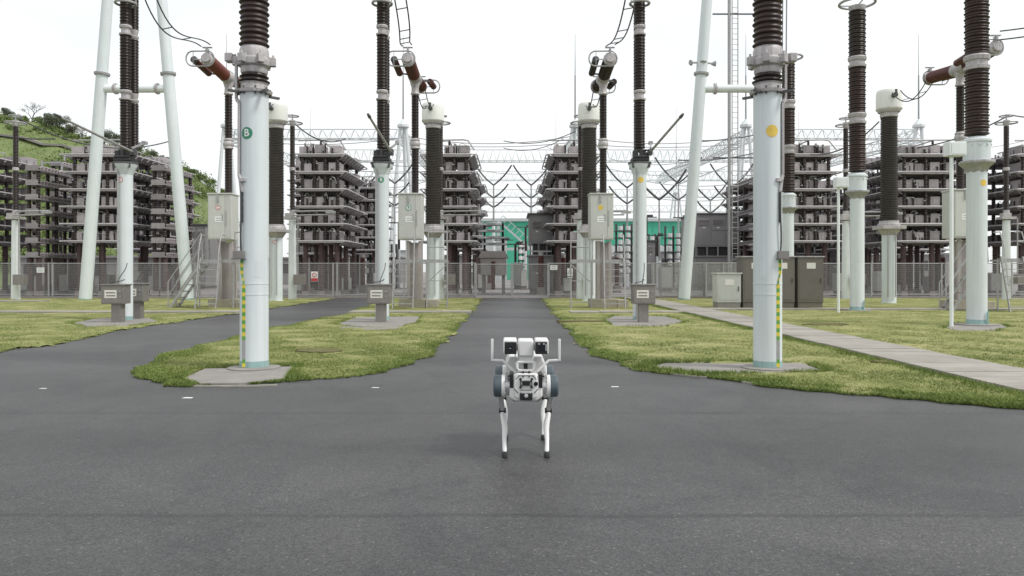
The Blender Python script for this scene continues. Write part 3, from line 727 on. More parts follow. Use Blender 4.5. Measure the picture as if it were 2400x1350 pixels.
def disconnector(X, mark, label, adir):
    Y = 21.65; r = .19
    t = thing('disconnector_post', label, 'disconnector', (X, Y, 0), 'disconnector posts of the second row')
    m = MB(); m.prof((0, 0, 0), (0, 0, 1), [(0, r+.03), (.03, r+.03), (.03, r+.002), (.14, r+.002)], 32); m.obj('painted_base', ['teal'], t)
    m = MB(); m.prof((0, 0, .14), (0, 0, 1), [(0, r), (4.15, r)], 32); m.obj('post', ['pole'], t)
    m = MB(); m.prof((0, 0, 4.12), (0, 0, 5), [(0, r+.004), (.06, .215), (.16, .25), (.27, .31), (.30, .31)], 24); m.obj('flared_head', ['pole'], t)
    m = MB(); m.prof((0, 0, 4.42), (0, 0, 5), [(0, .33), (.05, .33)], 24)
    for a in range(4):
        q = Matrix.Rotation(R(45+90*a), 3, 'Z'); m.box(q @ Vector((.29, 0, 4.36)), (.13, .02, .13), q)
    m.obj('head_plate', ['darksteel'], t)
    m = MB(); m.box((0, 0, 4.54), (.46, .5, .10)); m.box((-.14, -.1, 4.68), (.14, .2, .2)); m.box((.12, -.05, 4.66), (.2, .2, .16)); m.cyl((-.2, -.24, 4.6), (.22, -.24, 4.6), .035, n=8); m.cyl((.0, -.2, 4.55), (.0, -.2, 4.82), .05, n=10); m.box((.02, .05, 4.80), (.34, .40, .04))
    m.obj('drive_mechanism', ['mech'], t, bevel=.008)
    for dy, rr, dx in ((0, .158, 0), (.44, .13, .02)):
        for z0, z1 in ((4.86, 6.22), (6.52, 8.05), (8.33, 9.95)):
            m = MB(); m.sheds((dx, dy, z0), (dx, dy, z1), rr, .046, .84, 20); m.obj('insulator', ['porcdark'], t)
        m = MB()
        for z in (6.20, 8.03):
            m.prof((dx, dy, z), (dx, dy, z+1), [(0, .11), (.02, .17), (.06, .175), (.07, .12), (.2, .12), (.22, .16), (.27, .17), (.3, .15)] if dy == 0 else [(0, .08), (.08, .13), (.12, .13), (.14, .09), (.26, .12), (.3, .12)], 20)
        m.obj('joint_collar', ['cast'], t)
    m = MB(); m.prof((0, 0, 9.95), (0, 0, 11), [(0, .14), (.1, .2), (.25, .2), (.3, .1)], 16)
    m.ring((0, 0, 8.95), .27, .035, 28, 8); m.ring((0, 0, 9.95), .38, .035, 28, 8)
    for a in (0, 90, 180, 270):
        q = Matrix.Rotation(R(a+20), 3, 'Z'); m.bar(q @ Vector((.27, 0, 8.95)), q @ Vector((.2, 0, 9.95)), .025)
    m.obj('corona_ring', ['galv'], t)
    s = 1
    a0 = Vector((adir*.27, -.1, 4.74)); tip = Vector((adir*.34+(.02 if adir < 0 else .0), -3.95, 5.02))
    m = MB(); m.cyl(a0, a0+(tip-a0)*.94, .036, .03, 10); m.m = 1; m.cyl(a0+(tip-a0)*.94, tip, .042, .03, 10); m.box(a0, (.12, .2, .16)); m.obj('ground_switch_arm', ['galv', 'darksteel'], t)
    m = MB(); m.bar(a0+Vector((0, -.1, .1)), a0+Vector((adir*.1, .45, .34)), .05); m.box(a0+Vector((adir*.1, .45, .34)), (.1, .18, .08)); m.obj('counterweight', ['galv'], t)
    m = MB(); m.cyl((-.12, -.2, 0), (-.12, -.2, 4.5), .022, n=8); m.obj('drive_rod', ['galv'], t)
    if mark: phase_mark(t, mark, r, 0.0 if mark != 'C' else -.35, 3.96, .085)
    return t
XC, XB, XA = -10.89, -3.66, 3.60
disconnector(XC, 'C', 'pale blue disconnector post with red C mark and long silver arm, far left', 1)
disconnector(XB, 'B', 'pale blue disconnector post with green B mark left of the central road', 1)
disconnector(XA, 'dot', 'pale blue disconnector post with yellow dot right of the central road', 1)
# twist the arms: the first two reach toward the road on the left, the last on the right

def control_box(px, pyb, label, ped, Y=20.7):
    X = PX(px, Y); t = thing('control_box', label, 'control box', (X, Y, 0.03), 'control boxes on pedestals')
    m = MB(); m.bb((ped-.13, -.12, 0), (ped+.13, .12, .50)); m.obj('pedestal', ['boxgrey'], t, bevel=.005)
    m = MB(); m.bb((-.30, -.2, .50), (.30, .2, 1.0)); m.obj('housing', ['boxgrey'], t, bevel=.01)
    m = MB(); m.bb((-.33, -.23, .995), (.33, .23, 1.03)); m.obj('lid', ['boxgrey'], t, bevel=.006)
    m = MB(); m.bb((-.27, -.209, .53), (.27, -.201, .97)); m.obj('door', ['boxgrey'], t, bevel=.003)
    m = MB(); m.bb((-.2, -.213, .66), (.12, -.2095, .87)); m.m = 1
    for j, z in enumerate((.80, .72)):
        x = -.16
        while x < .07:
            w = random.uniform(.015, .03); m.bb((x, -.2155, z-.018), (x+w, -.2132, z+.018)); x += w+.008
    m.obj('nameplate', ['plate', 'ink'], t)
    m = MB(); m.box((.215, -.215, .83), (.05, .03, .03)); m.cyl((.22, -.21, .7), (.22, -.23, .7), .015, n=8); m.obj('latch', ['galv'], t)
    m = MB(); m.tube(bez((-.2, .05, 1.03), (-.15, .05, 1.12), (0, .1, 1.05), (.08, .3, 1.15)), .014); m.tube(bez((0, .1, 1.03), (.02, .1, 1.3), (.1, .3, 1.3), (.1, .4, 1.6)), .012); m.obj('cable', ['wire'], t)
    return t
control_box(272, 758, 'grey control box with pale nameplate on pedestal before the red C post', .06)
control_box(889, 757, 'grey control box with pale nameplate on pedestal before the middle green B post', .05)
control_box(1507, 755, 'grey control box with pale nameplate on pedestal before the middle yellow dot post', -.0)
t = dup(bpy.data.objects['control_box'], (PX(318, 22.3), 22.3, .03), 'second grey control box half hidden behind the red C post')

# ---------------------------------------------------------------- three tall insulator posts on the right (one phase row running away)
def tall_post(X, Y, label, mark):
    t = thing('transformer_post', label, 'insulator post', (X, Y, 0), 'tall three section insulator posts on the right')
    r = .235
    m = MB(); m.prof((0, 0, -.02), (0, 0, 1), [(0, .5), (.08, .5), (.09, .3)], 32); m.obj('footing', ['concrete'], t)
    m = MB(); m.prof((0, 0, .06), (0, 0, 1), [(0, r+.03), (.03, r+.03), (.03, r+.003), (.12, r+.003)], 32); m.obj('painted_base', ['teal'], t)
    m = MB(); m.prof((0, 0, .14), (0, 0, 1), [(0, r), (3.95, r)], 36); m.obj('post', ['pole'], t)
    m = MB(); m.prof((0, 0, 3.9), (0, 0, 5), [(0, r+.01), (.12, .28), (.24, .42), (.30, .42), (.31, .36)], 8); m.obj('mounting_cone', ['galv'], t, bevel=.01)
    m = MB(); m.prof((0, 0, 4.21), (0, 0, 5), [(0, .31), (.45, .31), (.47, .34), (.52, .34), (.6, .24)], 20)
    for a in range(10):
        q = Matrix.Rotation(R(36*a), 3, 'Z'); m.cyl(q @ Vector((.315, 0, 4.60)), q @ Vector((.335, 0, 4.60)), .03, n=8)
    m.obj('mechanism_housing', ['pole'], t)
    for z0, z1 in ((4.86, 6.52), (6.88, 8.48), (8.86, 10.45)):
        m = MB(); m.sheds((0, 0, z0), (0, 0, z1), .29, .075, .86, 28); m.obj('insulator', ['porc' if z0 < 8 else 'porcdark'], t)
    m = MB()
    for z in (6.50, 8.46): m.prof((0, 0, z), (0, 0, z+1), [(0, .22), (.02, .29), (.1, .30), (.12, .25), (.24, .25), (.26, .29), (.35, .31), (.40, .27)], 28)
    m.obj('joint_collar', ['cast'], t)
    m = MB(); m.prof((0, 0, 10.45), (0, 0, 11), [(0, .25), (.08, .28), (.16, .28), (.2, .1)], 24); m.obj('top_cap', ['cast'], t)
    m = MB(); m.ring((0, 0, 10.72), .58, .045, 36, 8)
    for a in (30, 150, 270):
        q = Matrix.Rotation(R(a), 3, 'Z'); m.bar((0, 0, 10.62), q @ Vector((.58, 0, 10.72)), .03)
    m.obj('corona_ring', ['galv'], t)
    m = MB(); patch(m, .26, .40, r+.003, .05, 1.92); m.obj('notice', ['pole'], t)
    m = MB(); m.tube([(.12, -.25, .05), (.12, -.25, .35), (.14, -.26, .40)], .025); m.obj('earth_strap', ['teal'], t)
    if mark: phase_mark(t, mark, r, .15, 3.63, .085)
    return t
XR = 11.85
tall_post(11.83, 19.55, 'nearest of the three tall insulator posts at right, its top cut off by the picture', 'dot')
tall_post(12.0, 26.7, 'middle tall three section insulator post at right with ring on top', None)
tall_post(12.05, 33.5, 'farthest tall three section insulator post at right, just behind the near yellow dot post', None)

def pole_box(X, Y, z, w, label):
    t = thing('pole_box', label, 'junction box', (X, Y, 0), 'white boxes on thin poles')
    m = MB(); m.cyl((0, 0, 0), (0, 0, z-.18), .045, n=12); m.obj('pole', ['polew'], t)
    m = MB(); m.box((.08, 0, z), (w, .3, .34)); m.obj('box', ['polew'], t, bevel=.01)
    m = MB(); m.box((.08+.01, -.155, z), (w*.8, .008, .27)); m.obj('door', ['polew'], t, bevel=.002)
    return t
pole_box(PX(2230, 19.1), 19.1, PZ(350, 19.1), .42, 'white box on thin pole beside the nearest tall right post')
pole_box(PX(1965, 25.5), 25.5, PZ(428, 25.5), .40, 'white box on thin pole left of the middle tall right post')

# ---------------------------------------------------------------- circuit breakers
def breaker(X, Y, label, mark, s, cf='red', cb='porcred'):
    t = thing('circuit_breaker', label, 'circuit breaker', (X, Y, 0), 'circuit breakers on platforms')
    m = MB()
    for dx in (-.22, .22):
        for dy in (-.2, .2): m.bb((dx-.06, dy-.06, .2), (dx+.06, dy+.06, 2.55))
    m.bb((-.28, -.02, .2), (.28, .02, 2.5))
    m.obj('support_frame', ['housing'], t)
    m = MB(); m.bb((-.55, -.5, -.02), (.45, .5, .35)); m.bb((.47, -.5, -.02), (.9, .4, .32)); m.obj('foundation_block', ['blocks'], t, bevel=.01)
    cx = -.12
    m = MB(); m.bb((cx-.44, -.5, 2.6), (cx+.44, .3, 4.30)); m.obj('cabinet', ['cab'], t, bevel=.012)
    m = MB(); m.bb((cx-.47, -.54, 4.30), (cx+.47, .33, 4.35)); m.obj('cabinet_roof', ['cab'], t, bevel=.01)
    m = MB(); m.bb((cx-.41, -.512, 2.66), (cx+.20, -.501, 4.25)); m.obj('door', ['cab'], t, bevel=.003)
    m = MB(); m.bb((cx+.215, -.512, 2.66), (cx+.42, -.501, 4.25)); m.obj('side_door', ['cab'], t, bevel=.003)
    m = MB(); m.bb((cx+.10, -.53, 3.3), (cx+.14, -.515, 3.55)); m.bb((cx+.24, -.53, 3.1), (cx+.27, -.515, 3.7)); m.bb((cx-.08, -.55, 3.98), (cx-.02, -.515, 4.28)); m.obj('handle', ['galv'], t, bevel=.004)
    m = MB(); m.bb((cx-.17, -.518, 3.25), (cx+.13, -.5135, 3.47)); m.m = 1
    for z in (3.4, 3.32): m.bb((cx-.12, -.520, z-.01), (cx+.08, -.5182, z+.01))
    m.obj('nameplate', ['white', 'boxgrey'], t)
    if mark:
        m = MB(); q = Matrix.Rotation(R(90), 3, 'X'); r_ = .095; ms = ['yellow'] if mark == 'dot' else (['white', 'green'] if mark == 'B' else ['redsign', 'white'])
        o = Vector((cx-.05, -.516, 3.80)); k = 24
        m.add([o+Vector((r_*math.cos(6.2832*i/k), 0, r_*math.sin(6.2832*i/k))) for i in range(k)], [tuple(range(k))])
        if mark != 'dot':
            m.m = 1; m.add([o+Vector((r_*.78*math.cos(6.2832*i/k), -.002, r_*.78*math.sin(6.2832*i/k))) for i in range(k)], [tuple(range(k))]) if mark == 'C' else m.ring(o, r_, .012, 24, 4, axis='Y')
            vs, fs = glyph(mark, r_*1.4); m.m = 0 if mark == 'C' else 1; m.add([(o.x+v[0], o.y-.004, o.z+v[1]) for v in vs], fs)
        m.obj('phase_mark', ms, t)
    for z0, z1 in ((4.38, 6.1), (6.5, 8.2)):
        m = MB(); m.sheds((0, .1, z0), (0, .1, z1), .152, .06, .8, 18); m.obj('insulator', ['porcdark'], t)
    m = MB(); m.prof((0, .1, 6.08), (0, .1, 7), [(0, .13), (.04, .19), (.1, .17), (.16, .20), (.24, .2), (.3, .17), (.36, .19), (.42, .14)], 18)
    m.prof((0, .1, 8.15), (0, .1, 9), [(0, .13), (.05, .18), (.12, .15), (.3, .14), (.45, .19), (.62, .22)], 18); m.obj('joint_collar', ['cast'], t)
    m = MB(); m.prof((0, -.32, 8.82), (0, 1, 8.82), [(0, .2), (.1, .24), (.74, .24), (.84, .2)], 20); m.box((0, .1, 8.95), (.25, .5, .25)); m.obj('gear_head', ['cast'], t, bevel=.01)
    for d in (-1, 1):
        a = Vector((0, .1+d*.42, 8.84)); b = Vector((0, .1+d*1.95, 8.98)); rr = .235
        m = MB(); m.sheds(a, b, rr, .06, .90, 24); m.obj('interrupter', [cf if d < 0 else cb], t)
        m = MB(); dd = (b-a).normalized(); m.prof(b, b+dd, [(0, .20), (.03, .24), (.12, .24), (.16, .17), (.26, .16)], 10); m.obj('end_cap', ['cast'], t)
        m = MB(); m.box(b+Vector((0, d*.1, .28)), (.06, .22, .20)); m.box(b+Vector((0, d*.1, .42)), (.34, .1, .03)); m.obj('terminal', ['galv'], t)
        a2 = a+Vector((.5*d, d*.2, .0)); b2 = b+Vector((.5*d, 0, 0))
        m = MB(); m.sheds(a2, b2, .125, .055, .88, 16); m.m = 1; m.prof(b2, b2+dd, [(0, .12), (.06, .13), (.1, .08)], 14); m.bar(a2, a, .05); m.obj('grading_capacitor', [cf if cf != 'red' else 'porcred', 'darksteel'], t)
        m = MB(); c = (b+b2)/2+Vector((0, d*.12, .02)); k = 32; pts = []
        for i in range(k):
            an = 2*math.pi*i/k; x = .28*abs(math.cos(an))**.8*math.copysign(1, math.cos(an)); pts.append(c+Vector((x+math.copysign(.22, x), 0, .27*math.sin(an))))
        m.tube(pts, .027, 8, True); m.bar(b2+Vector((0, d*.1, .0)), b+Vector((0, d*.1, 0)), .03); m.bar(b2+Vector((0, d*.12, -.26)), b2+Vector((0, d*.12, .26)), .02); m.obj('corona_ring', ['galv'], t)
    return t
BY = 29.4
brC = breaker(XC, BY, 'circuit breaker with red C mark on its pale cabinet, behind the nearest B post', 'C', 1)
brB = breaker(-3.72, BY, 'circuit breaker with green ring mark on its pale cabinet, left of the road', 'B', 1, 'porcred', 'porcred')
brA = breaker(3.5, BY, 'circuit breaker with yellow dot on its pale cabinet, right of the road', 'dot', -1, 'porcdark', 'porcdark')
brR = breaker(16.4, 28.0, 'circuit breaker at right with stairs, behind the nearest tall post', None, 1, 'porcred', 'porcred')

def platform(X, Y, label, s, stair):
    t = thing('access_platform', label, 'platform', (X, Y, 0), 'steel access platforms')
    m = MB()
    x0, x1 = -.72, 1.35
    m.bb((x0, -.95, 1.74), (x1, -.55, 1.80))
    m.bb((x0, -.97, 1.72), (x1, -.95, 1.84)); m.obj('deck', ['galv'], t)
    for x in (x0+.03, .55, x1-.03):
        m = MB(); m.cyl((x, -.93, 0), (x, -.93, 1.74), .03, n=8); m.obj('leg', ['galv'], t)
    for x in (.62, x1-.03):
        m = MB(); m.cyl((x, -.93, 1.8), (x, -.93, 2.85), .022, n=8); m.obj('rail_post', ['galv'], t)
    for z in (2.3, 2.85):
        m = MB(); m.cyl((.62, -.93, z), (x1-.03, -.93, z), .02, n=8); m.obj('handrail', ['galv'], t)
    m = MB(); m.bar((.6, -.93, 1.0), (1.3, -.93, 1.65), .035); m.bar((.58, -.93, .25), (1.3, -.93, .25), .03); m.bar((.58, -.93, 1.05), (1.3, -.93, 1.05), .03); m.obj('brace', ['galv'], t)
    # ladder
    for x in (-.62, .12):
        m = MB(); m.bar((x, -1.5, 0), (x, -1.0, 1.9), .035, .07); m.tube([(x+.0, -1.42, .9), (x, -1.15, 2.3), (x, -.95, 2.75), (x, -.6, 2.75)], .02); m.obj('ladder_rail', ['galv'], t)
    for i in range(7):
        z = .22+i*.25; y = -1.5+.5*z/1.9
        m = MB(); m.box((-.25, y, z), (.72, .12, .025)); m.obj('rung', ['galv'], t)
    if stair:   # side stair with rails, climbing from the outside
        for yy in (-.5, .2):
            m = MB(); m.bar((-2.0, yy, 0), (-.75, yy, 1.8), .05, .09); m.tube([(-2.05, yy, 0), (-2.05, yy, 1.0), (-.8, yy, 2.85), (-.75, yy, 1.8)], .022); m.tube([(-2.0, yy, .55), (-.8, yy, 2.3)], .018); m.obj('stair_rail', ['galv'], t)
        for i in range(7):
            f = (i+.7)/7.5
            m = MB(); m.box((-2.0+1.25*f, -.15, 1.8*f), (.2, .7, .03)); m.obj('tread', ['galv'], t)
    return t
platform(XC, BY, 'steel platform and stair round the red C breaker cabinet', 1, True)
platform(-3.72, BY, 'steel platform and ladder below the green ring breaker cabinet', 1, False)
o = platform(3.5, BY, 'steel platform and ladder below the yellow dot breaker cabinet', 1, False); o.scale = (-1, 1, 1)
platform(17.3, 27.2, 'steel platform and stair at the right breaker, behind the nearest tall post', 1, True)

# ---------------------------------------------------------------- current transformers with white tanks
def ct(X, Y, label, mark, colour='porcgrey'):
    t = thing('current_transformer', label, 'current transformer', (X, Y, 0), 'current transformers with white tanks')
    m = MB(); m.prof((0, 0, 0), (0, 0, 1), [(0, .36), (.05, .36), (.05, .29), (3.05, .29)], 28); m.obj('post', ['pole'], t)
    m = MB(); m.bb((-.5, -.5, 3.2), (.5, .5, 3.34)); m.prof((0, 0, 2.95), (0, 0, 4), [(0, .3), (.25, .46)], 16); m.prof((0, 0, 3.34), (0, 0, 4), [(0, .45), (.1, .45), (.12, .40), (.22, .40)], 24); m.obj('base_flange', ['cast'], t, bevel=.01)
    m = MB(); k = 60; l = 4.45; pr = []
    for i in range(k):
        q = i/k; rr = .37-.03*q; d = l*q; p = l/k; pr += [(d+.02*p, rr*.88), (d+.35*p, rr), (d+.5*p, rr), (d+.75*p, rr*.88)]
    m.prof((0, 0, 3.55), (0, 0, 9), pr, 28); m.obj('insulator', [colour], t)
    m = MB(); m.prof((0, 0, 8.0), (0, 0, 9), [(0, .34), (.03, .36), (.2, .36), (.22, .44), (.30, .46)], 28); m.obj('neck_flange', ['cast'], t)
    m = MB(); m.prof((0, 0, 8.3), (0, 0, 10), [(0, .48), (.03, .515), (.06, .52), (.68, .52), (.80, .505), (.86, .47), (.89, .40), (.895, .01)], 40); m.obj('tank', ['tank'], t)
    m = MB(); m.prof((0, 0, 8.34), (0, 0, 9), [(0, .525), (.03, .525)], 40, True); m.obj('tank_rim', ['cast'], t)
    m = MB(); m.cyl((-.06, -.50, 8.84), (-.06, -.72, 8.84), .10, n=14); m.box((-.06, -.74, 8.92), (.10, .05, .30)); m.obj('terminal', ['darksteel'], t, bevel=.01)
    m = MB(); m.ring((.1, 0, 9.24), .07, .018, 16, 6, axis='Y'); m.obj('lifting_eye', ['tank'], t)
    m = MB(); m.cyl((-.2, -.33, .3), (-.2, -.33, 3.2), .03, n=8); m.cyl((.12, -.33, .3), (.12, -.33, 3.2), .025, n=8); m.obj('conduit', ['galv'], t)
    if mark: phase_mark(t, mark, .29, .05, 2.75, .10)
    return t
ct(-10.93, 35.6, 'white tank transformer with brown insulator behind the nearest B post', 'C')
ct(-3.66, 35.6, 'white tank transformer beside the road on its left', None)
ct(3.58, 35.6, 'white tank transformer beside the road on its right', None)
ct(16.2, 33.0, 'white tank transformer at right between the two nearer tall posts', None)

# ---------------------------------------------------------------- twin conductors
g = (.32, .0, .06)
conductor_pair('conductor_pair', 'twin black conductors sagging from the red C post to its breaker', (XC+.35, 22.0, 9.75), (XC, 27.3, 9.43), g, 0, c0=(XC+.5, 23.2, 7.9), c1=(XC, 25.6, 9.45), nsp=2)
conductor_pair('conductor_pair', 'twin black conductors from the middle B post to the green ring breaker', (XB+.35, 22.0, 9.75), (-3.72, 27.3, 9.43), g, 0, c0=(XB+.6, 23.2, 8.2), c1=(-3.7, 25.6, 9.1))
conductor_pair('conductor_pair', 'twin black conductors from the middle yellow dot post to its breaker', (XA-.1, 22.0, 9.75), (3.5, 27.3, 9.43), g, 0, c0=(XA-.25, 23.2, 8.2), c1=(3.5, 25.6, 9.1))
for (bx, cx, lb, by, cy) in ((XC, -10.93, 'twin conductors from the red C breaker to its white tank', 31.5, 34.85), (-3.72, -3.66, 'twin conductors from the green ring breaker to its white tank', 31.5, 34.85), (3.5, 3.58, 'twin conductors from the yellow dot breaker to its white tank', 31.5, 34.85)):
    conductor_pair('conductor_pair', lb, (bx, by, 8.85), (cx-.06, cy, 8.95), g, .5, nsp=3)
conductor_pair('conductor_pair', 'twin conductors from the right breaker down to the right white tank', (16.4, 30.1, 8.9), (16.14, 32.25, 8.95), (.34, 0, .1), .75, nsp=3)
conductor_pair('conductor_pair', 'twin conductors leaving the right breaker toward the right picture edge', (16.4, 25.9, 9.35), (18.9, 24.2, 9.5), (.1, 0, .3), .1, nsp=1)
conductor_pair('conductor_pair', 'twin light conductors hanging beside the top of the near yellow dot post', (PX(1841, 11.6), 11.6, 6.9), (PX(1838, 11.6), 11.6, PZ(126, 11.6)), (.06, 0, 0), 0, nsp=1, r=.01, mt='lightwire')

# ---------------------------------------------------------------- far row of slim posts with horizontal arms
def slim_post(X, Y, label, ring_z=8.9, s=1, arm=True):
    t = thing('slim_disconnector', label, 'disconnector', (X, Y, 0), 'slim disconnector posts along the fence')
    m = MB(); m.prof((0, 0, 0), (0, 0, 1), [(0, .26), (.04, .26), (.04, .20), (3.9, .17)], 20); m.obj('post', ['polew'], t)
    m = MB(); m.box((0, 0, 4.0), (.7, .5, .12)); m.box((-.1, -.1, 4.14), (.4, .3, .2)); m.cyl((0, 0, 4.05), (0, 0, 4.4), .14, n=12); m.obj('bearing', ['cast'], t, bevel=.01)
    for z0, z1 in ((4.4, 6.3), (6.5, 8.5)):
        m = MB(); m.sheds((0, 0, z0), (0, 0, z1), .135, .07, .8, 12); m.obj('insulator', ['porcdark'], t)
    m = MB(); m.prof((0, 0, 6.3), (0, 0, 7), [(0, .1), (.04, .15), (.16, .15), (.2, .1)], 12); m.prof((0, 0, 8.5), (0, 0, 9), [(0, .1), (.1, .14), (.3, .14)], 12); m.obj('joint_collar', ['cast'], t)
    m = MB(); m.ring((0, 0, 8.66), .47, .035, 24, 6); m.ring((0, 0, 9.0), .30, .03, 24, 6); m.bar((-.45, 0, 8.66), (.45, 0, 8.66), .03); m.bar((0, 0, 8.6), (0, 0, 9.1), .05); m.bar((-.3, 0, 9.0), (.3, 0, 9.0), .03); m.obj('corona_ring', ['galv'], t)
    if arm:
        m = MB(); m.cyl((.1, -.15, 4.32), (2.2, -.9, 4.30), .04, n=8); m.cyl((.1, -.3, 4.12), (2.0, -1.0, 4.10), .035, n=8); m.box((2.1, -.95, 4.22), (.45, .12, .12)); m.obj('swing_arm', ['galv'], t)
    m = MB(); m.cyl((.35, -.3, .9), (.35, -.3, 4.0), .03, n=8); m.obj('drive_rod', ['galv'], t)
    m = MB(); m.bb((.2, -.55, .75), (.75, -.2, 1.25)); m.obj('motor_box', ['boxgrey'], t, bevel=.01)
    return t
slim_post(-24.3, 37.6, 'slim disconnector post at the far left picture edge')
slim_post(-10.75, 37.6, 'slim disconnector post just right of the nearest B post')
slim_post(-3.5, 37.6, 'slim disconnector post hidden behind the left white tank transformer')
slim_post(3.35, 37.6, 'slim disconnector post hidden behind the right white tank transformer')
slim_post(16.6, 38.2, 'slim disconnector post behind the white tank at right')
slim_post(24.2, 37.6, 'slim disconnector post with twin rings near the right picture edge', arm=False)

# ---------------------------------------------------------------- tubular portals
def portal(xl, xr, xtl, xtr, Y, label, ztop=17.0):
    t = thing('portal_frame', label, 'portal frame', ((xl+xr)/2, Y, 0), 'white tubular portals'); c = (xl+xr)/2
    for a, b in ((xl, xtl), (xr, xtr)):
        p0 = Vector((a-c, 0, 0)); p1 = Vector((b-c, 0, ztop)); q = p0+(p1-p0)*(10.9/ztop)
        m = MB(); m.cyl(p0, q, .285, .265, 24); m.cyl(q, p1, .26, .24, 24); m.obj('leg', ['pole'], t)
        d = (p1-p0).normalized(); m = MB(); m.prof(q-d*.06, q+d, [(0, .34), (.05, .36), (.12, .36), (.14, .28)], 24); m.obj('joint_flange', ['galv'], t)
        m = MB(); m.prof(p0, p1, [(0, .295), (.1, .295)], 24); m.obj('painted_base', ['teal'], t)
    z = PZ(208, Y); f = z/ztop
    a = Vector((xl-c+(xtl-xl)*f+.2, 0, z)); b = Vector((xr-c+(xtr-xr)*f-.2, 0, z))
    m = MB(); m.cyl(a, b, .19, n=20); m.obj('cross_tube', ['polew'], t)
    m = MB()
    for q in (a+Vector((.45, 0, 0)), b-Vector((.45, 0, 0))): m.prof(q, q+Vector((1, 0, 0)), [(0, .25), (.05, .27), (.12, .27), (.14, .2)], 20)
    m.obj('tube_flange', ['cast'], t)
    return t
YP = 37.0
def tops(px0, px1, zt=17.0):   # carry the drawn line from the ground up to the portal top
    f = zt/PZ(0, YP); return PX(px0, YP)+(PX(px1, YP)-PX(px0, YP))*f
portal(PX(200, YP), PX(441, YP), tops(200, 252), tops(441, 379), YP, 'white tubular portal at left straddling the red C post')
o = portal(PX(1603, YP), PX(1844, YP), tops(1603, 1657), tops(1844, 1786), YP, 'white tubular portal at right behind the near yellow dot post')
# clamp with horn on the right portal's leg
m = MB(); z = PZ(147, YP)-0; m.bar((-1.0, 0, 0), (-.1, 0, 0), .07); m.bar((.1, 0, 0), (.95, 0, -.05), .07); m.ring((0, 0, -.0), .31, .06, 24, 6); m.cyl((-1.1, -.08, 0), (-.92, .08, 0), .14, n=12); m.cyl((.8, 0, -.06), (1.15, 0, -.05), .06, .16, n=12)
t = m.obj('leg_clamp', ['galv'], o, (PX(1646, YP)-o.location.x, 0, z)); t.scale = (.55, 1, .9)

# climbing ladder mast behind the right portal
t = thing('ladder_mast', 'tall thin mast with climbing ladder behind the right portal', 'ladder mast', (PX(1709, 44), 44, 0))
m = MB(); m.cyl((0, 0, 0), (0, 0, 17.2), .09, n=10); m.obj('mast', ['galv'], t)
m = MB(); m.cyl((.5, 0, 0), (.5, 0, 17.2), .03, n=6); m.cyl((.14, -.1, 0), (.14, -.1, 17.2), .03, n=6); m.obj('ladder_rail', ['galv'], t)
rm = MB(); rm.cyl((.14, -.05, 0), (.5, 0, 0), .02, n=5); rme = rm.mesh('rung', ['galv'])
for i in range(55): place('rung', rme, t, (0, 0, .3+i*.3))
for py in (33, 370, 540):
    z = PZ(py, 44); m = MB(); m.bar((-.95, 0, z), (1.45, 0, z), .07); m.obj('cross_bar', ['darksteel'], t)

# ---------------------------------------------------------------- cabinets on the right lawn
def kiosk(x0, x1, Y, d, h, matn, label, group=None, plate=True, plinth=.22):
    w = x1-x0; c = (x0+x1)/2
    t = thing('cabinet', label, 'cabinet', (c, Y+d/2, 0.02), group)
    m = MB(); m.bb((-w/2+.02, -d/2+.02, 0), (w/2-.02, d/2-.02, plinth)); m.obj('plinth', ['concrete' if matn == 'cab' else matn], t, bevel=.01)
    m = MB(); m.bb((-w/2, -d/2, plinth), (w/2, d/2, h)); m.obj('housing', [matn], t, bevel=.012)
    m = MB(); m.bb((-w/2-.04, -d/2-.05, h), (w/2+.04, d/2+.04, h+.05)); m.obj('roof', ['galv' if matn != 'cab' else 'cab'], t, bevel=.01)
    m = MB(); m.bb((-w/2+.05, -d/2-.012, plinth+.1), (w/2-.05, -d/2-.001, h-.06)); m.obj('door', [matn], t, bevel=.003)
    if plate: m = MB(); m.bb((-.15, -d/2-.02, h-.42), (.18, -d/2-.013, h-.2)); m.obj('nameplate', ['plate'], t)
    m = MB(); m.bb((w/2-.12, -d/2-.04, h*.5), (w/2-.09, -d/2-.012, h*.5+.18)); m.obj('handle', ['darksteel'], t, bevel=.004)
    return t
Yk = 28.6
kiosk(PX(1681, Yk), PX(1737, Yk), Yk, .7, 1.28, 'cab', 'low pale beige cabinet left of the taupe cabinets')
gk = 'tall taupe cabinets in a row'
kiosk(PX(1741, Yk), PX(1800, Yk), Yk, .8, 1.9, 'cabbrown', 'tall taupe cabinet, left one of the row, mostly behind the near yellow dot post', gk)
kiosk(PX(1804, Yk), PX(1863, Yk), Yk, .8, 1.9, 'cabbrown', 'tall taupe cabinet in the middle of the row', gk)
kiosk(PX(1870, Yk), PX(1930, Yk), Yk, .8, 1.9, 'cabbrown', 'tall taupe cabinet at the right end of the row', gk)

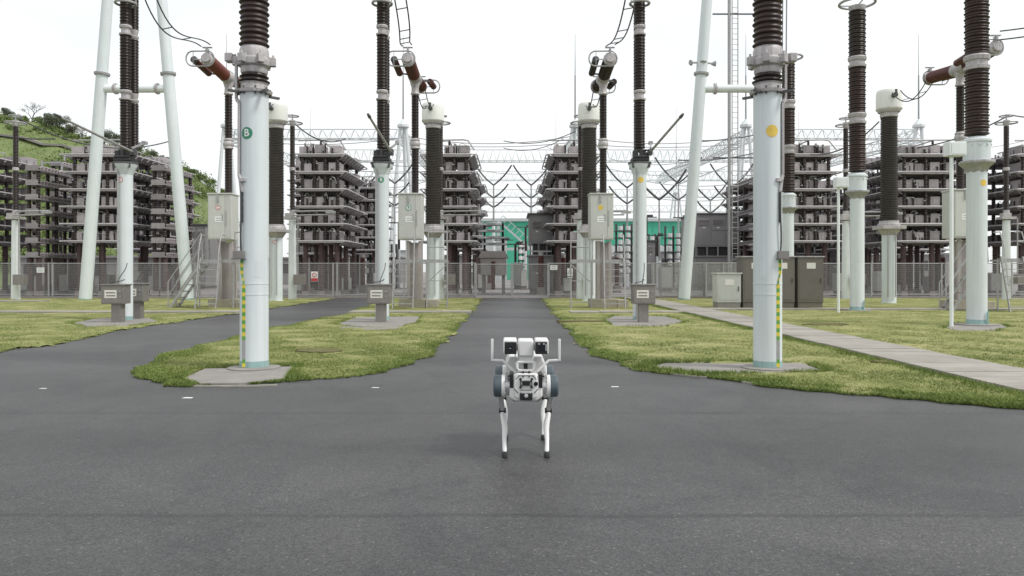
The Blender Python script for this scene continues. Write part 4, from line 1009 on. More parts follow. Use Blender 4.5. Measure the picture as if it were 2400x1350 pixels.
# ---------------------------------------------------------------- fence
wires = {}
def wire_panel(w, h, dens):
    key = (round(w, 2), h, dens)
    if key not in wires:
        m = MB(); n = int(w/dens)
        for i in range(n+1): x = i*w/n; m.bb((x-.004, -.004, 0), (x+.004, .004, h))
        k = int(h/.10)
        for i in range(k+1): z = i*h/k; m.bb((0, -.0085, z-.004), (w, -.0045, z+.004))
        wires[key] = m.mesh('wire_mesh', ['galv'])
    return wires[key]
def fence(x0, x1, Y, label, step=3.6, h=1.75, dens=.05, z0=.1, name='mesh_fence', rz=0):
    t = thing(name, label, 'fence' if name == 'mesh_fence' else 'gate', (x0, Y, z0), None, rz)
    w = x1-x0; n = max(1, int(round(w/step))); p = w/n
    pm = MB(); pm.bb((-.04, -.04, 0), (.04, .04, h+.02)); pme = pm.mesh('fence_post', ['galv'])
    rm = MB(); rm.cyl((.05, 0, 0), (p-.05, 0, 0), .025, n=8); rme = rm.mesh('rail', ['galv'])
    for i in range(n+1): place('fence_post', pme, t, (i*p, 0, 0))
    for i in range(n):
        place('rail', rme, t, (i*p, 0, h-.03)); place('rail', rme, t, (i*p, 0, .08))
        o = place('wire_mesh', wire_panel(p-.1, h-.12, dens), t, (i*p+.05, 0, .08)); o['kind'] = 'stuff'
        if i % 2 == 0 and i > 0: place('fence_post', pme, t, (i*p+.22, 0, 0))
    return t
YF = 40.6
fence(-32, -1.95, YF, 'long steel mesh fence left of the central gate')
fence(1.95, 7.4, YF, 'short steel mesh fence between the gate and the walkway')
fence(7.9, 34, YF+.2, 'steel mesh fence behind the right lawn')
g1 = fence(-1.9, -.02, YF, 'left leaf of the mesh gate at the end of the road', 1.88, 1.75, .05, .05, 'gate_leaf')
g2 = fence(.02, 1.9, YF, 'right leaf of the mesh gate at the end of the road', 1.88, 1.75, .05, .05, 'gate_leaf')
fence(PX(1532, 39.5), PX(1650, 39.5), 39.5, 'denser grey mesh fence left of the right portal leg', 1.3, 1.75, .022)
fence(PX(1655, 39.3), PX(1735, 39.3), 39.3, 'denser grey mesh fence right of the portal leg', .9, 1.75, .022)
def sign(px, py, w, h, label, kind='white'):
    t = thing('sign', label, 'sign', (PX(px, YF-.08), YF-.08, PZ(py, YF-.08)))
    m = MB(); m.box((0, 0, 0), (w, .012, h)); m.obj('board', ['white'], t)
    if kind == 'tri':
        m = MB(); r0 = .15
        pts = [(r0*math.cos(R(90+120*i)), r0*math.sin(R(90+120*i))+.04) for i in range(3)]
        m.tube([(x, -.012, z) for x, z in pts], .014, 4, True); m.box((0, -.012, .05), (.03, .006, .10)); m.box((0, -.012, -.18), (.3, .004, .04)); m.obj('warning_triangle', ['mech'], t)
    elif kind == 'red':
        m = MB(); m.box((0, -.009, -h*.32), (w*.96, .005, h*.30)); m.m = 1; m.ring((0, -.01, .08), .11, .018, 24, 4, axis='Y'); m.bar((-.08, -.01, .16), (.08, -.01, 0), .02, .004); m.obj('prohibition_mark', ['redsign', 'redsign'], t)
    else:
        m = MB()
        for z in (.06, -.04): m.box((0, -.008, z), (w*.6, .004, .02))
        m.obj('lettering', ['boxgrey'], t)
    return t
sign(95, 633, .40, .28, 'small white plate on the fence at the far left')
sign(1298, 627, .38, .26, 'small white plate on the fence right of the gate')
sign(1336, 640, .30, .50, 'white sign with black warning triangle on the fence right of the gate', 'tri')
sign(737, 648, .36, .52, 'white sign with red panel on the fence right of the nearest B post', 'red')

# ---------------------------------------------------------------- capacitor bank towers
legm = MB(); legm.prof((0, 0, 0), (0, 0, 1), [(0, .16), (.25, .16), (.27, .12)], 10); LEGS = {}
def leg_mesh(h):
    if h not in LEGS:
        m = MB(); m.bb((-.18, -.18, 0), (.18, .18, .3)); m.m = 1; m.sheds((0, 0, .3), (0, 0, h), .17, .11, .75, 12); LEGS[h] = m.mesh('leg_insulator', ['concrete', 'porcmauve'])
    return LEGS[h]
stubm = MB(); stubm.sheds((0, 0, .06), (0, 0, .96), .12, .10, .75, 10); stub = stubm.mesh('stub_insulator', ['porcdark'])
def box_mesh(w, d, h):
    m = MB(); m.bb((-w/2, -d/2, 0), (w/2, d/2, h)); m.bb((-w/2-.012, -d/2+.05, h*.8), (-w/2, d/2-.05, h*.86)); m.bb((w/2, -d/2+.05, h*.8), (w/2+.012, d/2-.05, h*.86)); m.bb((-w*.3, -d/2-.012, h*.2), (w*.3, -d/2, h*.8))
    return m.mesh('capacitor_box', ['capbox'])
BOXM = [box_mesh(.62, 1.0, .50), box_mesh(.70, 1.0, .44), box_mesh(.52, 1.0, .52)]
def tower(x0, x1, y0, y1, label, z0=3.08, n=6, dz=.955, rails=1, seed=1):
    rnd = random.Random(seed)
    cx, cy = (x0+x1)/2, (y0+y1)/2; w = x1-x0; d = y1-y0
    t = thing('capacitor_tower', label, 'capacitor bank', (cx, cy, 0), 'stacked capacitor bank towers')
    for ix in (-1, 0, 1):
        for iy in (-1, 0, 1):
            place('leg_insulator', leg_mesh(round(z0, 2)), t, (ix*(w/2-.3), iy*(d/2-.4), 0))
    # a tray: edge beams, floor, corona rail and drooping side plates
    m = MB()
    m.bb((-w/2, -d/2, -.03), (w/2, d/2, 0))
    for i in range(int(d/.8)): yy = -d/2+.4+i*.8; m.bb((-w/2+.05, yy-.03, -.11), (w/2-.05, yy+.03, -.031))
    for s in (-1, 1):
        m.bb((s*(w/2)-.03, -d/2-.003, -.10), (s*(w/2)+.03, d/2+.003, .07)); m.bb((-w/2+.03, s*(d/2)-.03, -.10), (w/2-.03, s*(d/2)+.03, .05))
    tme = m.mesh('tray', ['tray'])
    m = MB(); ex = .42
    pts = []
    for (a, b) in ((-1, -1), (1, -1), (1, 1), (-1, 1)):
        c = Vector((a*(w/2+ex), b*(d/2+ex), -.02)); k = .28
        q = [c+Vector((0, -b*k, 0)), c+Vector((-a*.08, -b*.08, 0)), c+Vector((-a*k, 0, 0))]
        pts += q if (a*b > 0) == (True) else q[::-1]
    # keep the ring in order
    pts = [Vector((sx*(w/2+ex-ox), sy*(d/2+ex-oy), -.02)) for sx, sy, ox, oy in ((-1,-1,.28,0),(1,-1,.28,0),(1,-1,.05,.05),(1,-1,0,.28),(1,1,0,.28),(1,1,.05,.05),(1,1,.28,0),(-1,1,.28,0),(-1,1,.05,.05),(-1,1,0,.28),(-1,-1,0,.28),(-1,-1,.05,.05))]
    m.tube(pts, .038, 6, True)
    for yy in (-d*.3, d*.3): m.bar((-w/2-ex, yy, -.02), (w/2+ex, yy, -.02), .03)
    rme = m.mesh('corona_rail', ['rail'])
    m = MB()
    nb = max(3, int(d/.62))
    for s in (-1, 1):
        for i in range(nb):
            yy = -d/2+.3+(d-.6)*i/(nb-1); q = Matrix.Rotation(s*R(-38), 3, 'Y')
            m.box((s*(w/2+.10), yy, -.10), (.46, .52, .03), q); m.cyl((s*(w/2-.1), yy, 0), (s*(w/2-.1), yy, .36), .05, n=6)
    pme = m.mesh('shield_plates', ['shield'])
    details = []
    for v in range(3):
        m = MB()
        for _ in range(int(8+w*3)):
            x = rnd.uniform(-w/2+.1, w/2-.1); y = -d/2+rnd.uniform(.0, .25) if rnd.random() < .6 else rnd.uniform(-d/2+.2, d/2-.2); hh = rnd.uniform(.12, .62)
            m.m = 0; m.cyl((x, y, .0), (x, y, hh), .045, n=6); m.m = 1; m.cyl((x, y, hh), (x, y, hh+.06), .07, n=6)
            if rnd.random() < .6:
                x2 = x+rnd.uniform(-.6, .6); m.tube(bez((x, y, hh+.05), (x, y-.1, hh+.22), (x2, y-.1, hh+.2), (x2, y, rnd.uniform(.3, .6)), 5), .016, 4)
        for s in (-1, 1):
            for yy in np.arange(-d/2+.3, d/2-.2, .7):
                yy += rnd.uniform(-.1, .1); m.m = 1; m.bar((s*(w/2), yy, -.05), (s*(w/2+.42), yy+rnd.uniform(-.2, .2), rnd.uniform(-.15, .12)), .03); m.m = 0; m.cyl((s*(w/2-.05), yy, -.26), (s*(w/2-.05), yy, -.02), .05, n=6)
        details.append(m.mesh('fittings', ['porcdark', 'galv']))
    cols = max(3, int(round(w/.80)))
    for k in range(n):
        z = z0+k*dz
        tr = place('tray', tme, t, (0, 0, z))
        place('corona_rail', rme, tr); place('fittings', details[k % 3], tr)['kind'] = 'stuff'; place('shield_plates', pme, tr)['kind'] = 'stuff'
        for c in range(cols):
            for r_ in range(max(2, int(d/1.9))):
                bm = BOXM[(c+seed+(r_ % 2)) % 3 if rnd.random() < .8 else 0]
                place('capacitor_box', bm, tr, (-w/2+(c+.5)*w/cols+rnd.uniform(-.05, .05), -d/2+.60+r_*(d-1.1)/max(1, int(d/1.9)-1), .05))
        if k < n-1:
            for ix, iy in ((-1, -1), (1, -1), (.3, -1), (-.3, -1), (-1, 1), (1, 1), (0, 0), (-1, 0), (1, 0)):
                place('stub_insulator', stub, t, (ix*(w/2-.2), iy*(d/2-.10), z-.0))
    zt = z0+(n-1)*dz
    m = MB(); m.tube([(-w/2-.1, -d/2+.3, zt+.85), (w/2-.4, -d/2+.3, zt+.9), (w/2-.1, -d/2+.3, zt+.85), (w/2+.25, -d/2+.1, zt+.3)], .045, 8); m.tube([(0, -d/2+.3, zt+.85), (0, d/2-.4, zt+.85)], .04, 6); m.obj('busbar', ['galv'], t)
    m = MB(); m.sheds((0, -d/2+.3, zt+.05), (0, -d/2+.3, zt+.82), .08, .08, .7, 10); m.sheds((-w/2+.2, d/2-.5, zt+.05), (-w/2+.2, d/2-.5, zt+.82), .08, .08, .7, 10); m.obj('bus_insulator', ['porcdark'], t)
    return t
Y0, Y1 = 42.6, 48.0
tower(-11.85, -9.5, Y0, Y1, 'stacked capacitor tower right of the nearest B post', seed=1)
tower(-4.65, -2.35, Y0, Y1, 'stacked capacitor tower left of the central gate', seed=2)
tower(2.3, 4.65, Y0, Y1, 'stacked capacitor tower right of the central gate', seed=3)
tower(-24.5, -21.3, Y0, Y1, 'wide stacked capacitor tower seen through the left portal', seed=4)
tower(-33.2, -29.6, Y0, Y1, 'wide stacked capacitor tower cut by the left picture edge', seed=7)
tower(15.3, 17.8, Y0, Y1, 'stacked capacitor tower just right of the near yellow dot post', seed=5)
tower(21.6, 25.4, Y0, Y1, 'wide stacked capacitor tower between the two nearer tall right posts', seed=6)
tower(28.2, 32, Y0, Y1, 'stacked capacitor tower cut by the right picture edge', seed=8)
tower(-14.3, -12.1, 50.5, 57, 'farther capacitor tower behind the one right of the nearest B post', seed=9, z0=2.6, n=7)
tw = {o['label']: o for o in list(C.objects) if o.name.startswith('capacitor_tower')}
for key, lb, X_, Y_ in (('stacked capacitor tower left of the central gate', 'farther capacitor tower behind the one left of the gate', -3.55, 60), ('stacked capacitor tower right of the central gate', 'farther capacitor tower behind the one right of the gate', 3.55, 60),
    ('stacked capacitor tower right of the nearest B post', 'farthest capacitor tower seen left of the middle B post', -11.6, 62), ('wide stacked capacitor tower seen through the left portal', 'farther wide tower behind the left portal', -27.5, 60),
    ('stacked capacitor tower just right of the near yellow dot post', 'farther capacitor tower behind the taupe cabinets', 18.9, 61), ('wide stacked capacitor tower between the two nearer tall right posts', 'farther wide capacitor tower behind the nearest tall right post', 31, 61), ('stacked capacitor tower cut by the right picture edge', 'farther capacitor tower behind the right white tank', 26.0, 57)):
    dup(tw[key], (X_, Y_, 0), lb)
# a second make: long trays of small finned cans
def rack(x0, x1, y0, y1, label, z0=2.3, n=7, dz=.95, dark=False):
    cx, cy = (x0+x1)/2, (y0+y1)/2; w = x1-x0; d = y1-y0
    t = thing('capacitor_rack', label, 'capacitor bank', (cx, cy, 0), 'capacitor racks of finned cans')
    for ix in (-1, 1):
        for iy in (-1, 0, 1): place('leg_insulator', leg_mesh(round(z0, 2)), t, (ix*(w/2-.15), iy*(d/2-.3), 0))
    m = MB(); m.bb((-w/2, -d/2, 0), (w/2, d/2, .08)); m.bb((-w/2+.04, -d/2-.003, .08), (w/2-.04, -d/2+.05, .30))
    tme = m.mesh('tray', ['tray'])
    m = MB(); nb = int(d/.34)
    for i in range(nb):
        yy = -d/2+.2+i*(d-.3)/nb
        m.bb((-w/2+.02, yy, .08), (w/2-.02, yy+.22, .27))
        for s in (-1, 1): m.cyl((s*(w/2-.02), yy+.11, .18), (s*(w/2+.13), yy+.11, .24), .05, n=6)
    cme = m.mesh('finned_cans', ['capbox' if not dark else 'tray'])
    for k in range(n):
        tr = place('tray', tme, t, (0, 0, z0+k*dz)); c = place('finned_cans', cme, tr); c['kind'] = 'stuff'
        if k < n-1:
            for ix, iy in ((-1, -1), (1, -1), (-1, 1), (1, 1), (-1, 0), (1, 0)): place('stub_insulator', stub, t, (ix*(w/2-.12), iy*(d/2-.2), z0+k*dz))
    m = MB(); m.bar((-w/2-.2, 0, z0+n*dz-.1), (w/2+.2, 0, z0+n*dz-.1), .07); m.cyl((0, -d/4, z0+n*dz-.5), (0, -d/4, z0+n*dz-.1), .06, n=8); m.cyl((0, d/4, z0+n*dz-.5), (0, d/4, z0+n*dz-.1), .06, n=8); m.obj('busbar', ['galv'], t)
    return t
rack(-26.9, -26.15, 42.4, 46.2, 'capacitor rack of finned cans at far left, in front of the hill', z0=2.17, dz=.80)
rack(-19.95, -19.15, 42.4, 46.2, 'capacitor rack of finned cans seen between the left portal legs', z0=2.17, dz=.80)
rack(-28.9, -28.2, 48, 52, 'capacitor rack of finned cans cut by the left picture edge')
rack(PX(1782, 52), PX(1830, 52), 52, 60, 'dark capacitor rack left of the near yellow dot post', z0=3.3, n=5, dz=1.1, dark=True)
rack(PX(1785, 66), PX(1830, 66), 66, 74, 'second dark capacitor rack behind the near yellow dot post', z0=3.3, n=6, dz=1.1, dark=True)
rack(PX(2052, 52), PX(2085, 52), 52, 58, 'dark capacitor rack behind the white tank at right', z0=3.0, n=6, dark=True)
# small far racks with pale discs
def mini(px, pw, Y, zt, label):
    w = pw*Y/FP; t = thing('small_rack', label, 'equipment rack', (PX(px, Y), Y, 0), 'small far equipment racks')
    m = MB(); 
    for a in (-.5, 0, .5): m.bb((a*w-.08, -.1, 0), (a*w+.08, .1, zt))
    n = int((zt-1.2)/.62)
    for k in range(n): m.bb((-w*.62, -.5, 1.2+k*.62), (w*.62, .5, 1.28+k*.62))
    m.obj('frame', ['darksteel'], t)
    bm = MB(); bm.cyl((0, 0, 0), (0, 0, .36), .2, n=10); me = bm.mesh('insulator', ['white'])
    for k in range(n):
        for a in (-.25, .25): place('insulator', me, t, (a*w, -.35, 1.3+k*.62))
mini(1462, 36, 68, 5.6, 'small rack of pale insulators right of the yellow dot breaker cabinet')
mini(1578, 38, 68, 5.4, 'small rack of pale insulators left of the right portal leg')
mini(870, 34, 62, 4.0, 'small rack of pale insulators left of the middle B post')
mini(918, 22, 62, 3.6, 'small rack of pale insulators just right of the middle B post')

mini(1110, 26, 72, 5.4, 'small rack of pale insulators left of the green hall corner')
mini(1225, 18, 76, 4.4, 'small rack of pale insulators in front of the green hall centre')
mini(1520, 30, 74, 5.0, 'small rack of pale insulators right of the yellow dot post')
mini(1618, 30, 80, 5.6, 'small rack of pale insulators behind the right portal leg')
for i, (px, Y, zt, lb) in enumerate(((1128, 66, 5.2, 'thin pale post left of the gate axis'), (1180, 70, 4.2, 'thin pale post just left of the gate centre'), (1208, 64, 3.6, 'short dark topped post at the gate centre'), (1232, 74, 5.6, 'thin pale post beside the grey housing'), (1515, 66, 6.0, 'thin pale post right of the middle yellow dot post'), (1540, 70, 4.6, 'dark topped post in front of the green hall right part'), (1600, 72, 6.4, 'thin pale post left of the portal leg'), (845, 60, 4.6, 'thin pale post left of the middle B post'), (935, 64, 5.4, 'thin pale post right of the middle B post'))):
    t = thing('bus_support', lb, 'insulator', (PX(px, Y), Y, 0), 'thin bus supports in the yard')
    m = MB(); m.cyl((0, 0, 0), (0, 0, zt*.6), .12, n=10); m.obj('post', ['farwhite'], t)
    m = MB(); m.sheds((0, 0, zt*.6), (0, 0, zt), .13, .10, .7, 10); m.obj('insulator', ['porcdark'], t)
    m = MB(); m.bar((-.9, 0, zt+.05), (.9, 0, zt+.05), .09); m.box((.3, 0, zt+.18), (.5, .2, .18)); m.obj('busbar', ['darksteel'], t)

# ---------------------------------------------------------------- yard equipment and buildings beyond the fence
def housing(x0, x1, Y, d, h, label, split=None, wins=0):
    w = x1-x0; t = thing('equipment_building', label, 'building', ((x0+x1)/2, Y+d/2, 0))
    zs = [(0.3, h)] if not split else [(0.3, split), (split+.75, h)]
    for a, b in zs:
        m = MB(); m.bb((-w/2, -d/2, a), (w/2, d/2, b)); m.obj('wall', ['bldgrey'], t, bevel=.02)
        m = MB(); m.bb((-w/2-.12, -d/2-.12, b), (w/2+.12, d/2+.12, b+.09)); m.obj('roof', ['tray' if b < h else 'darksteel'], t)
        n = max(2, int(w/1.1)); pw = (w-.2)/n
        for i in range(n):
            m = MB(); x = -w/2+.1+i*pw; m.bb((x+.03, -d/2-.025, a+.12), (x+pw-.03, -d/2-.002, b-.15)); m.obj('panel', ['bldgrey'], t)
            if b-a > 1.5:
                m = MB()
                for k in range(5): m.box((x+pw/2, -d/2-.045, b-.45-k*.09), (pw*.72, .05, .045), Matrix.Rotation(R(30), 3, 'X'))
                m.obj('louvre', ['tray'], t)
                m = MB(); m.bb((x+pw*.4, -d/2-.03, b-1.05), (x+pw*.6, -d/2-.0255, b-.97)); m.obj('plate', ['plate'], t)
    if split:
        m = MB(); m.bb((-w/2+.25, -d/2+.25, split+.1), (w/2-.25, d/2-.25, split+.74)); m.obj('recess', ['blddark'], t)
        n = max(3, int(w/.7))
        for i in range(n+1):
            x = -w/2+.06+(w-.12)*i/n; m = MB(); m.bb((x-.05, -d/2+.02, split+.09), (x+.05, -d/2+.12, split+.75)); m.obj('strut', ['tray'], t)
    m = MB(); m.bb((-w/2+.1, -d/2+.1, 0), (w/2-.1, d/2-.1, .3)); m.obj('plinth', ['concrete'], t)
    return t
housing(PX(1241, 46), PX(1303, 46), 46, 3.5, PZ(503, 46), 'grey two tier equipment housing right of the gate', split=2.3)
housing(PX(1630, 58), PX(1736, 58), 58, 5, PZ(502, 58), 'large grey equipment building right of the right portal leg', split=2.5)
housing(PX(1862, 62), PX(1980, 62), 62, 5, PZ(470, 62), 'grey equipment building behind the taupe cabinets', split=2.8)
housing(PX(440, 56), PX(482, 56), 56, 4, PZ(528, 56), 'small grey building beside the foot of the left portal')
housing(PX(1500, 60), PX(1535, 60), 60, 3, PZ(566, 60), 'low pale building behind the yellow dot post')
# reactor unit on legs left of the gate axis
t = thing('reactor_unit', 'beige reactor unit on legs behind the gate', 'transformer', (PX(1157, 47), 47, 0))
m = MB(); m.bb((-.78, -.8, 1.15), (.78, .8, 2.2)); m.obj('tank', ['housing'], t, bevel=.05)
m = MB(); m.prismy([(-.92, 2.2), (.92, 2.2), (.72, 2.62), (-.72, 2.62)], -.9, .9); m.obj('cover', ['housing'], t, bevel=.02)
for x in (-.6, .6):
    m = MB(); m.bb((x-.10, -.3, 0), (x+.10, .3, 1.15)); m.obj('leg', ['housing'], t)
m = MB(); m.sheds((0, -.9, .3), (0, -.9, 2.0), .14, .12, .7, 12); m.obj('bushing', ['red'], t)
for i, z in enumerate((3.0, 3.4, 3.8, 4.2)):
    m = MB(); m.bb((-.95, -.5, z), (.8-.1*i, .5, z+.10)); m.ring((-.1, 0, z+.12), .55, .04, 20, 5); m.obj('upper_tray', ['pale'], t)
m = MB()
for x in (-.8, .8): m.cyl((x*.7, 0, 2.6), (x*.7, 0, 4.35), .07, n=8)
m.obj('post', ['porcdark'], t)
# small low cabinets and posts in the yard
rnd = random.Random(3)
low = [(890, 52, .8, 1.3), (1215, 62, .8, 2.1), (1228, 58, .5, 1.5), (700, 46, .5, 1.2), (812, 47, .5, 1.0), (255, 46, .5, 1.2), (320, 45, .7, 1.4), (140, 45, .5, 1.2), (60, 46, .6, 1.1), (1560, 52, .9, 1.7), (1970, 44, .7, 1.3), (2180, 46, .6, 1.1), (2060, 45, .5, 1.4), (2330, 45, .8, 1.3), (1330, 44.6, .5, 1.0), (1130, 52, .6, 1.2)]
names = ['left of the middle B post', 'on the gate axis, larger', 'on the gate axis, smaller', 'under the tower by the nearest B post', 'left of the middle B post, lower', 'left of the red C post', 'just right of the red C post', 'left of the left portal', 'at the far left edge', 'left of the right portal leg', 'between the middle tall post and the taupe cabinets', 'left of the nearest tall post', 'below the right white tank', 'at the right edge', 'behind the warning triangle', 'left of the beige reactor']
for (px, Y, w, h), nm in zip(low, names):
    t = thing('yard_cabinet', 'small pale cabinet beyond the fence, '+nm, 'cabinet', (PX(px, Y), Y, 0), 'small cabinets beyond the fence')
    m = MB(); m.bb((-w/2, -.3, .25), (w/2, .3, h)); m.obj('housing', ['capbox' if rnd.random() < .5 else 'cab'], t, bevel=.02)
    m = MB(); m.bb((-w/2+.05, -.25, 0), (w/2-.05, .25, .25)); m.obj('plinth', ['concrete'], t)
    m = MB(); m.bb((-w/2+.05, -.312, .3), (w/2-.05, -.301, h-.06)); m.obj('door', ['cab'], t)
# porcelain bushings standing among the yard cabinets
bs = [(715, 50), (760, 51), (800, 52), (850, 50), (1095, 52), (1320, 50), (1385, 52), (30, 50), (110, 52), (215, 50), (330, 50), (420, 46), (1985, 50), (2110, 52), (2210, 50), (2290, 47), (1148, 58), (1268, 44), (1446, 50), (1400, 60)]
bm_ = MB(); bm_.bb((-.25, -.25, 0), (.25, .25, .5)); base_me = bm_.mesh('base', ['concrete'])
bi = MB(); bi.sheds((0, 0, .5), (0, 0, 2.3), .2, .12, .7, 12); ins_me = bi.mesh('insulator', ['porcred'])
bc = MB(); bc.cyl((0, 0, 2.3), (0, 0, 2.5), .16, n=10); bc.bar((-.6, 0, 2.55), (.6, 0, 2.55), .08); cap_me = bc.mesh('busbar_clamp', ['galv'])
where = ['near the red sign', 'between the red sign and the tower', 'right of the red sign', 'left of the middle B post', 'under the tower left of the gate', 'beside the grey housing', 'under the tower right of the gate', 'at the far left edge', 'under the far left tower', 'left of the left portal leg', 'right of the red C post', 'at the left portal foot', 'left of the middle tall post', 'below the right white tank', 'left of the nearest tall post', 'right of the nearest tall post', 'behind the beige reactor', 'in front of the grey housing', 'right of the yellow dot cabinet', 'behind the yellow dot cabinet']
for (px, Y), wn in zip(bs, where):
    t = thing('floor_bushing', 'brown bushing on concrete base beyond the fence, '+wn, 'insulator', (PX(px, Y), Y, 0), 'bushings standing beyond the fence')
    place('base', base_me, t); place('insulator', ins_me, t); place('busbar_clamp', cap_me, t)

for px, w, Y, d, pyt, lb in ((905, 70, 88, 4, 604, 'low grey relay building between the tower and the middle B post'), (1085, 120, 84, 4, 600, 'low grey relay building behind the tower left of the gate'), (1400, 150, 84, 4, 603, 'low grey relay building behind the tower right of the gate'), (2100, 420, 90, 5, 598, 'long low grey relay building behind the right towers'), (260, 430, 57, 4, 604, 'long low grey relay building behind the left towers'), (1545, 180, 104, 5, 592, 'low grey relay building in front of the green hall right part'), (690, 220, 80, 4, 606, 'low grey relay building behind the tower by the nearest B post')):
    t = thing('relay_building', lb, 'building', (PX(px, Y), Y+d/2, 0)); w = w*Y/FP; h = PZ(pyt, Y)
    m = MB(); m.bb((-w/2, -d/2, 0), (w/2, d/2, h)); m.obj('wall', ['bldgrey'], t)
    m = MB(); m.bb((-w/2-.2, -d/2-.2, h), (w/2+.2, d/2+.2, h+.15)); m.obj('roof', ['tray'], t)
    k = int(w/1.6)
    for i in range(k):
        x = -w/2+(i+.5)*w/k
        if i % 3 == 1: m = MB(); m.bb((x-.45, -d/2-.04, .05), (x+.45, -d/2-.002, h*.75)); m.obj('door', ['housing'], t)
        else: m = MB(); m.bb((x-.5, -d/2-.04, h*.45), (x+.5, -d/2-.002, h*.8)); m.obj('window', ['blddark'], t)
# green hall far behind
t = thing('green_hall', 'long green clad hall with grey roof edge far behind the gate', 'building', (PX(1360, 130), 145, 0))
h = PZ(519, 130)
m = MB(); m.bb((-17.3, -15, 0), (17.3, 15, h)); m.obj('wall', ['greenclad'], t)
m = MB(); m.bb((-17.6, -15.4, h), (17.6, 15.4, PZ(512, 130))); m.obj('roof_edge', ['pale'], t)
for i in range(23):
    m = MB(); x = -17+i*1.545; m.bb((x-.04, -15.08, 0), (x+.04, -15.001, h)); m.obj('cladding_joint', ['greenclad'], t)
t = thing('pale_annex', 'pale low annex in front of the green hall at left', 'building', (PX(1135, 110), 113, 0))
m = MB(); m.bb((-3.2, -3, 0), (3.2, 3, PZ(560, 110))); m.obj('wall', ['pale'], t)
m = MB(); m.bb((-3.4, -3.2, PZ(560, 110)), (3.4, 3.2, PZ(556, 110))); m.obj('roof', ['tray'], t)
t = thing('pale_annex', 'pale low annex behind the yellow dot post', 'building', (PX(1480, 110), 113, 0))
m = MB(); m.bb((-6, -3, 0), (6, 3, PZ(575, 110))); m.obj('wall', ['pale'], t)
t = thing('grey_shed', 'long low grey shed left of the central axis far behind', 'building', (PX(870, 115), 118, 0))
m = MB(); m.bb((-6, -3, 0), (6, 3, PZ(590, 115))); m.obj('wall', ['pale'], t)
m = MB(); m.bb((-6.2, -3.2, PZ(590, 115)), (6.2, 3.2, PZ(586, 115))); m.obj('roof', ['bldgrey'], t)
t = thing('conveyor_stair', 'pale diagonal truss stair across the green hall', 'stairway', (PX(1200, 100), 100, 0))
a = Vector((PX(1168, 100)-PX(1200, 100), 0, PZ(518, 100))); b = Vector((PX(1245, 100)-PX(1200, 100), 0, PZ(585, 100)))
m = MB(); m.bar(a, b, .25); m.bar(a+Vector((.6, 0, .7)), b+Vector((.6, 0, .7)), .10)
for i in range(9): q = a+(b-a)*i/8; m.bar(q, q+Vector((.6, 0, .7)), .08)
m.obj('truss', ['pale'], t)
m = MB(); m.bb((a.x-.2, -.2, 0), (a.x+.2, .2, a.z)); m.bb((b.x-.2, -.2, 0), (b.x+.2, .2, b.z)); m.bb((a.x, -.3, PZ(585, 100)-.1), (a.x+7, .3, PZ(585, 100)+.25)); m.obj('frame', ['pale'], t)

# ---------------------------------------------------------------- lattice gantries, lightning rods, far wires
def lattice(a, b, hh, label, nbay=None, r=.09, group='lattice gantry beams'):
    a = Vector(a); b = Vector(b); L_ = (b-a).length; n = nbay or max(4, int(L_/hh/1.0))
    d = (b-a).normalized(); sd_ = d.cross(Vector((0, 0, 1))).normalized()*hh*.5; t = thing('lattice_beam', label, 'gantry beam', a, group)
    cs = [sd_, -sd_, Vector((0, 0, hh*.95))]
    for c in cs:
        m = MB(); m.cyl(c, c+(b-a), r, n=5); m.obj('chord', ['farwhite'], t)
    m = MB()
    for i in range(n):
        p = (b-a)*i/n; q = (b-a)*(i+.5)/n; e = (b-a)*(i+1)/n
        for s in (0, 1): m.cyl(p+cs[s], q+cs[2], r*.6, n=4); m.cyl(q+cs[2], e+cs[s], r*.6, n=4)
        m.cyl(p+cs[0], p+cs[1], r*.6, n=4); m.cyl(p+cs[0], q+cs[1], r*.5, n=4)
    o = m.obj('brace', ['farwhite'], t); o['kind'] = 'stuff'
    return t
def aframe(px, Y, zt, rod, label, sp=1.9, lean=0):
    t = thing('gantry_tower', label, 'gantry tower', (PX(px, Y), Y, 0), 'white gantry towers with lightning rods')
    for dx, dy in ((-sp, 0), (sp, 0), (0, 5)):
        m = MB(); m.cyl((dx, dy, 0), (dx*.18, dy*.1, zt), .26, .20, 10); m.obj('leg', ['farwhite'], t)
    m = MB(); m.cyl((-sp*.6, 0, zt*.48), (sp*.6, 0, zt*.48), .12, n=8); m.prof((0, 0, zt-.2), (0, 0, zt+1), [(0, .75), (.3, .75), (1.0, .12)], 8); m.obj('head', ['farwhite'], t)
    if rod:
        m = MB(); m.cyl((0, 0, zt+.6), (0, 0, zt+(rod-zt)*.55), .11, .09, 8); m.cyl((0, 0, zt+(rod-zt)*.55), (0, 0, rod), .055, .02, 6); m.obj('lightning_rod', ['lightwire'], t)
    return t
YG = 95; zg = PZ(295, YG); zr = PZ(80, YG)
for px, lb in ((531, 'gantry tower with rod rising behind the nearest B post'), (945, 'gantry tower with rod just right of the middle B post'), (1348, 'gantry tower with rod behind the right white tank'), (1748, 'gantry tower with rod left of the near yellow dot post'), (2153, 'gantry tower with rod right of the right white tank')):
    aframe(px, YG, zg, zr, lb)
for px, lb in ((728, 'farther gantry tower with rod above the stacked tower right of the nearest B post'), (1303, 'farther gantry tower with rod beside the yellow dot breaker'), (1585, 'farther gantry tower with rod between the yellow dot post and portal'), (1872, 'farther gantry tower with rod behind the farthest tall post')):
    aframe(px, 168, PZ(452, 168), PZ(248, 168), lb, 3)
zb = 18.3
lattice((PX(540, 98), 98, zb), (PX(945, 98), 98, zb), 1.3, 'lattice beam above the stacked towers left of the middle B post')
lattice((PX(1748, 98), 98, zb), (PX(2155, 98), 98, zb), 1.3, 'lattice beam between the near yellow dot post and right white tank')
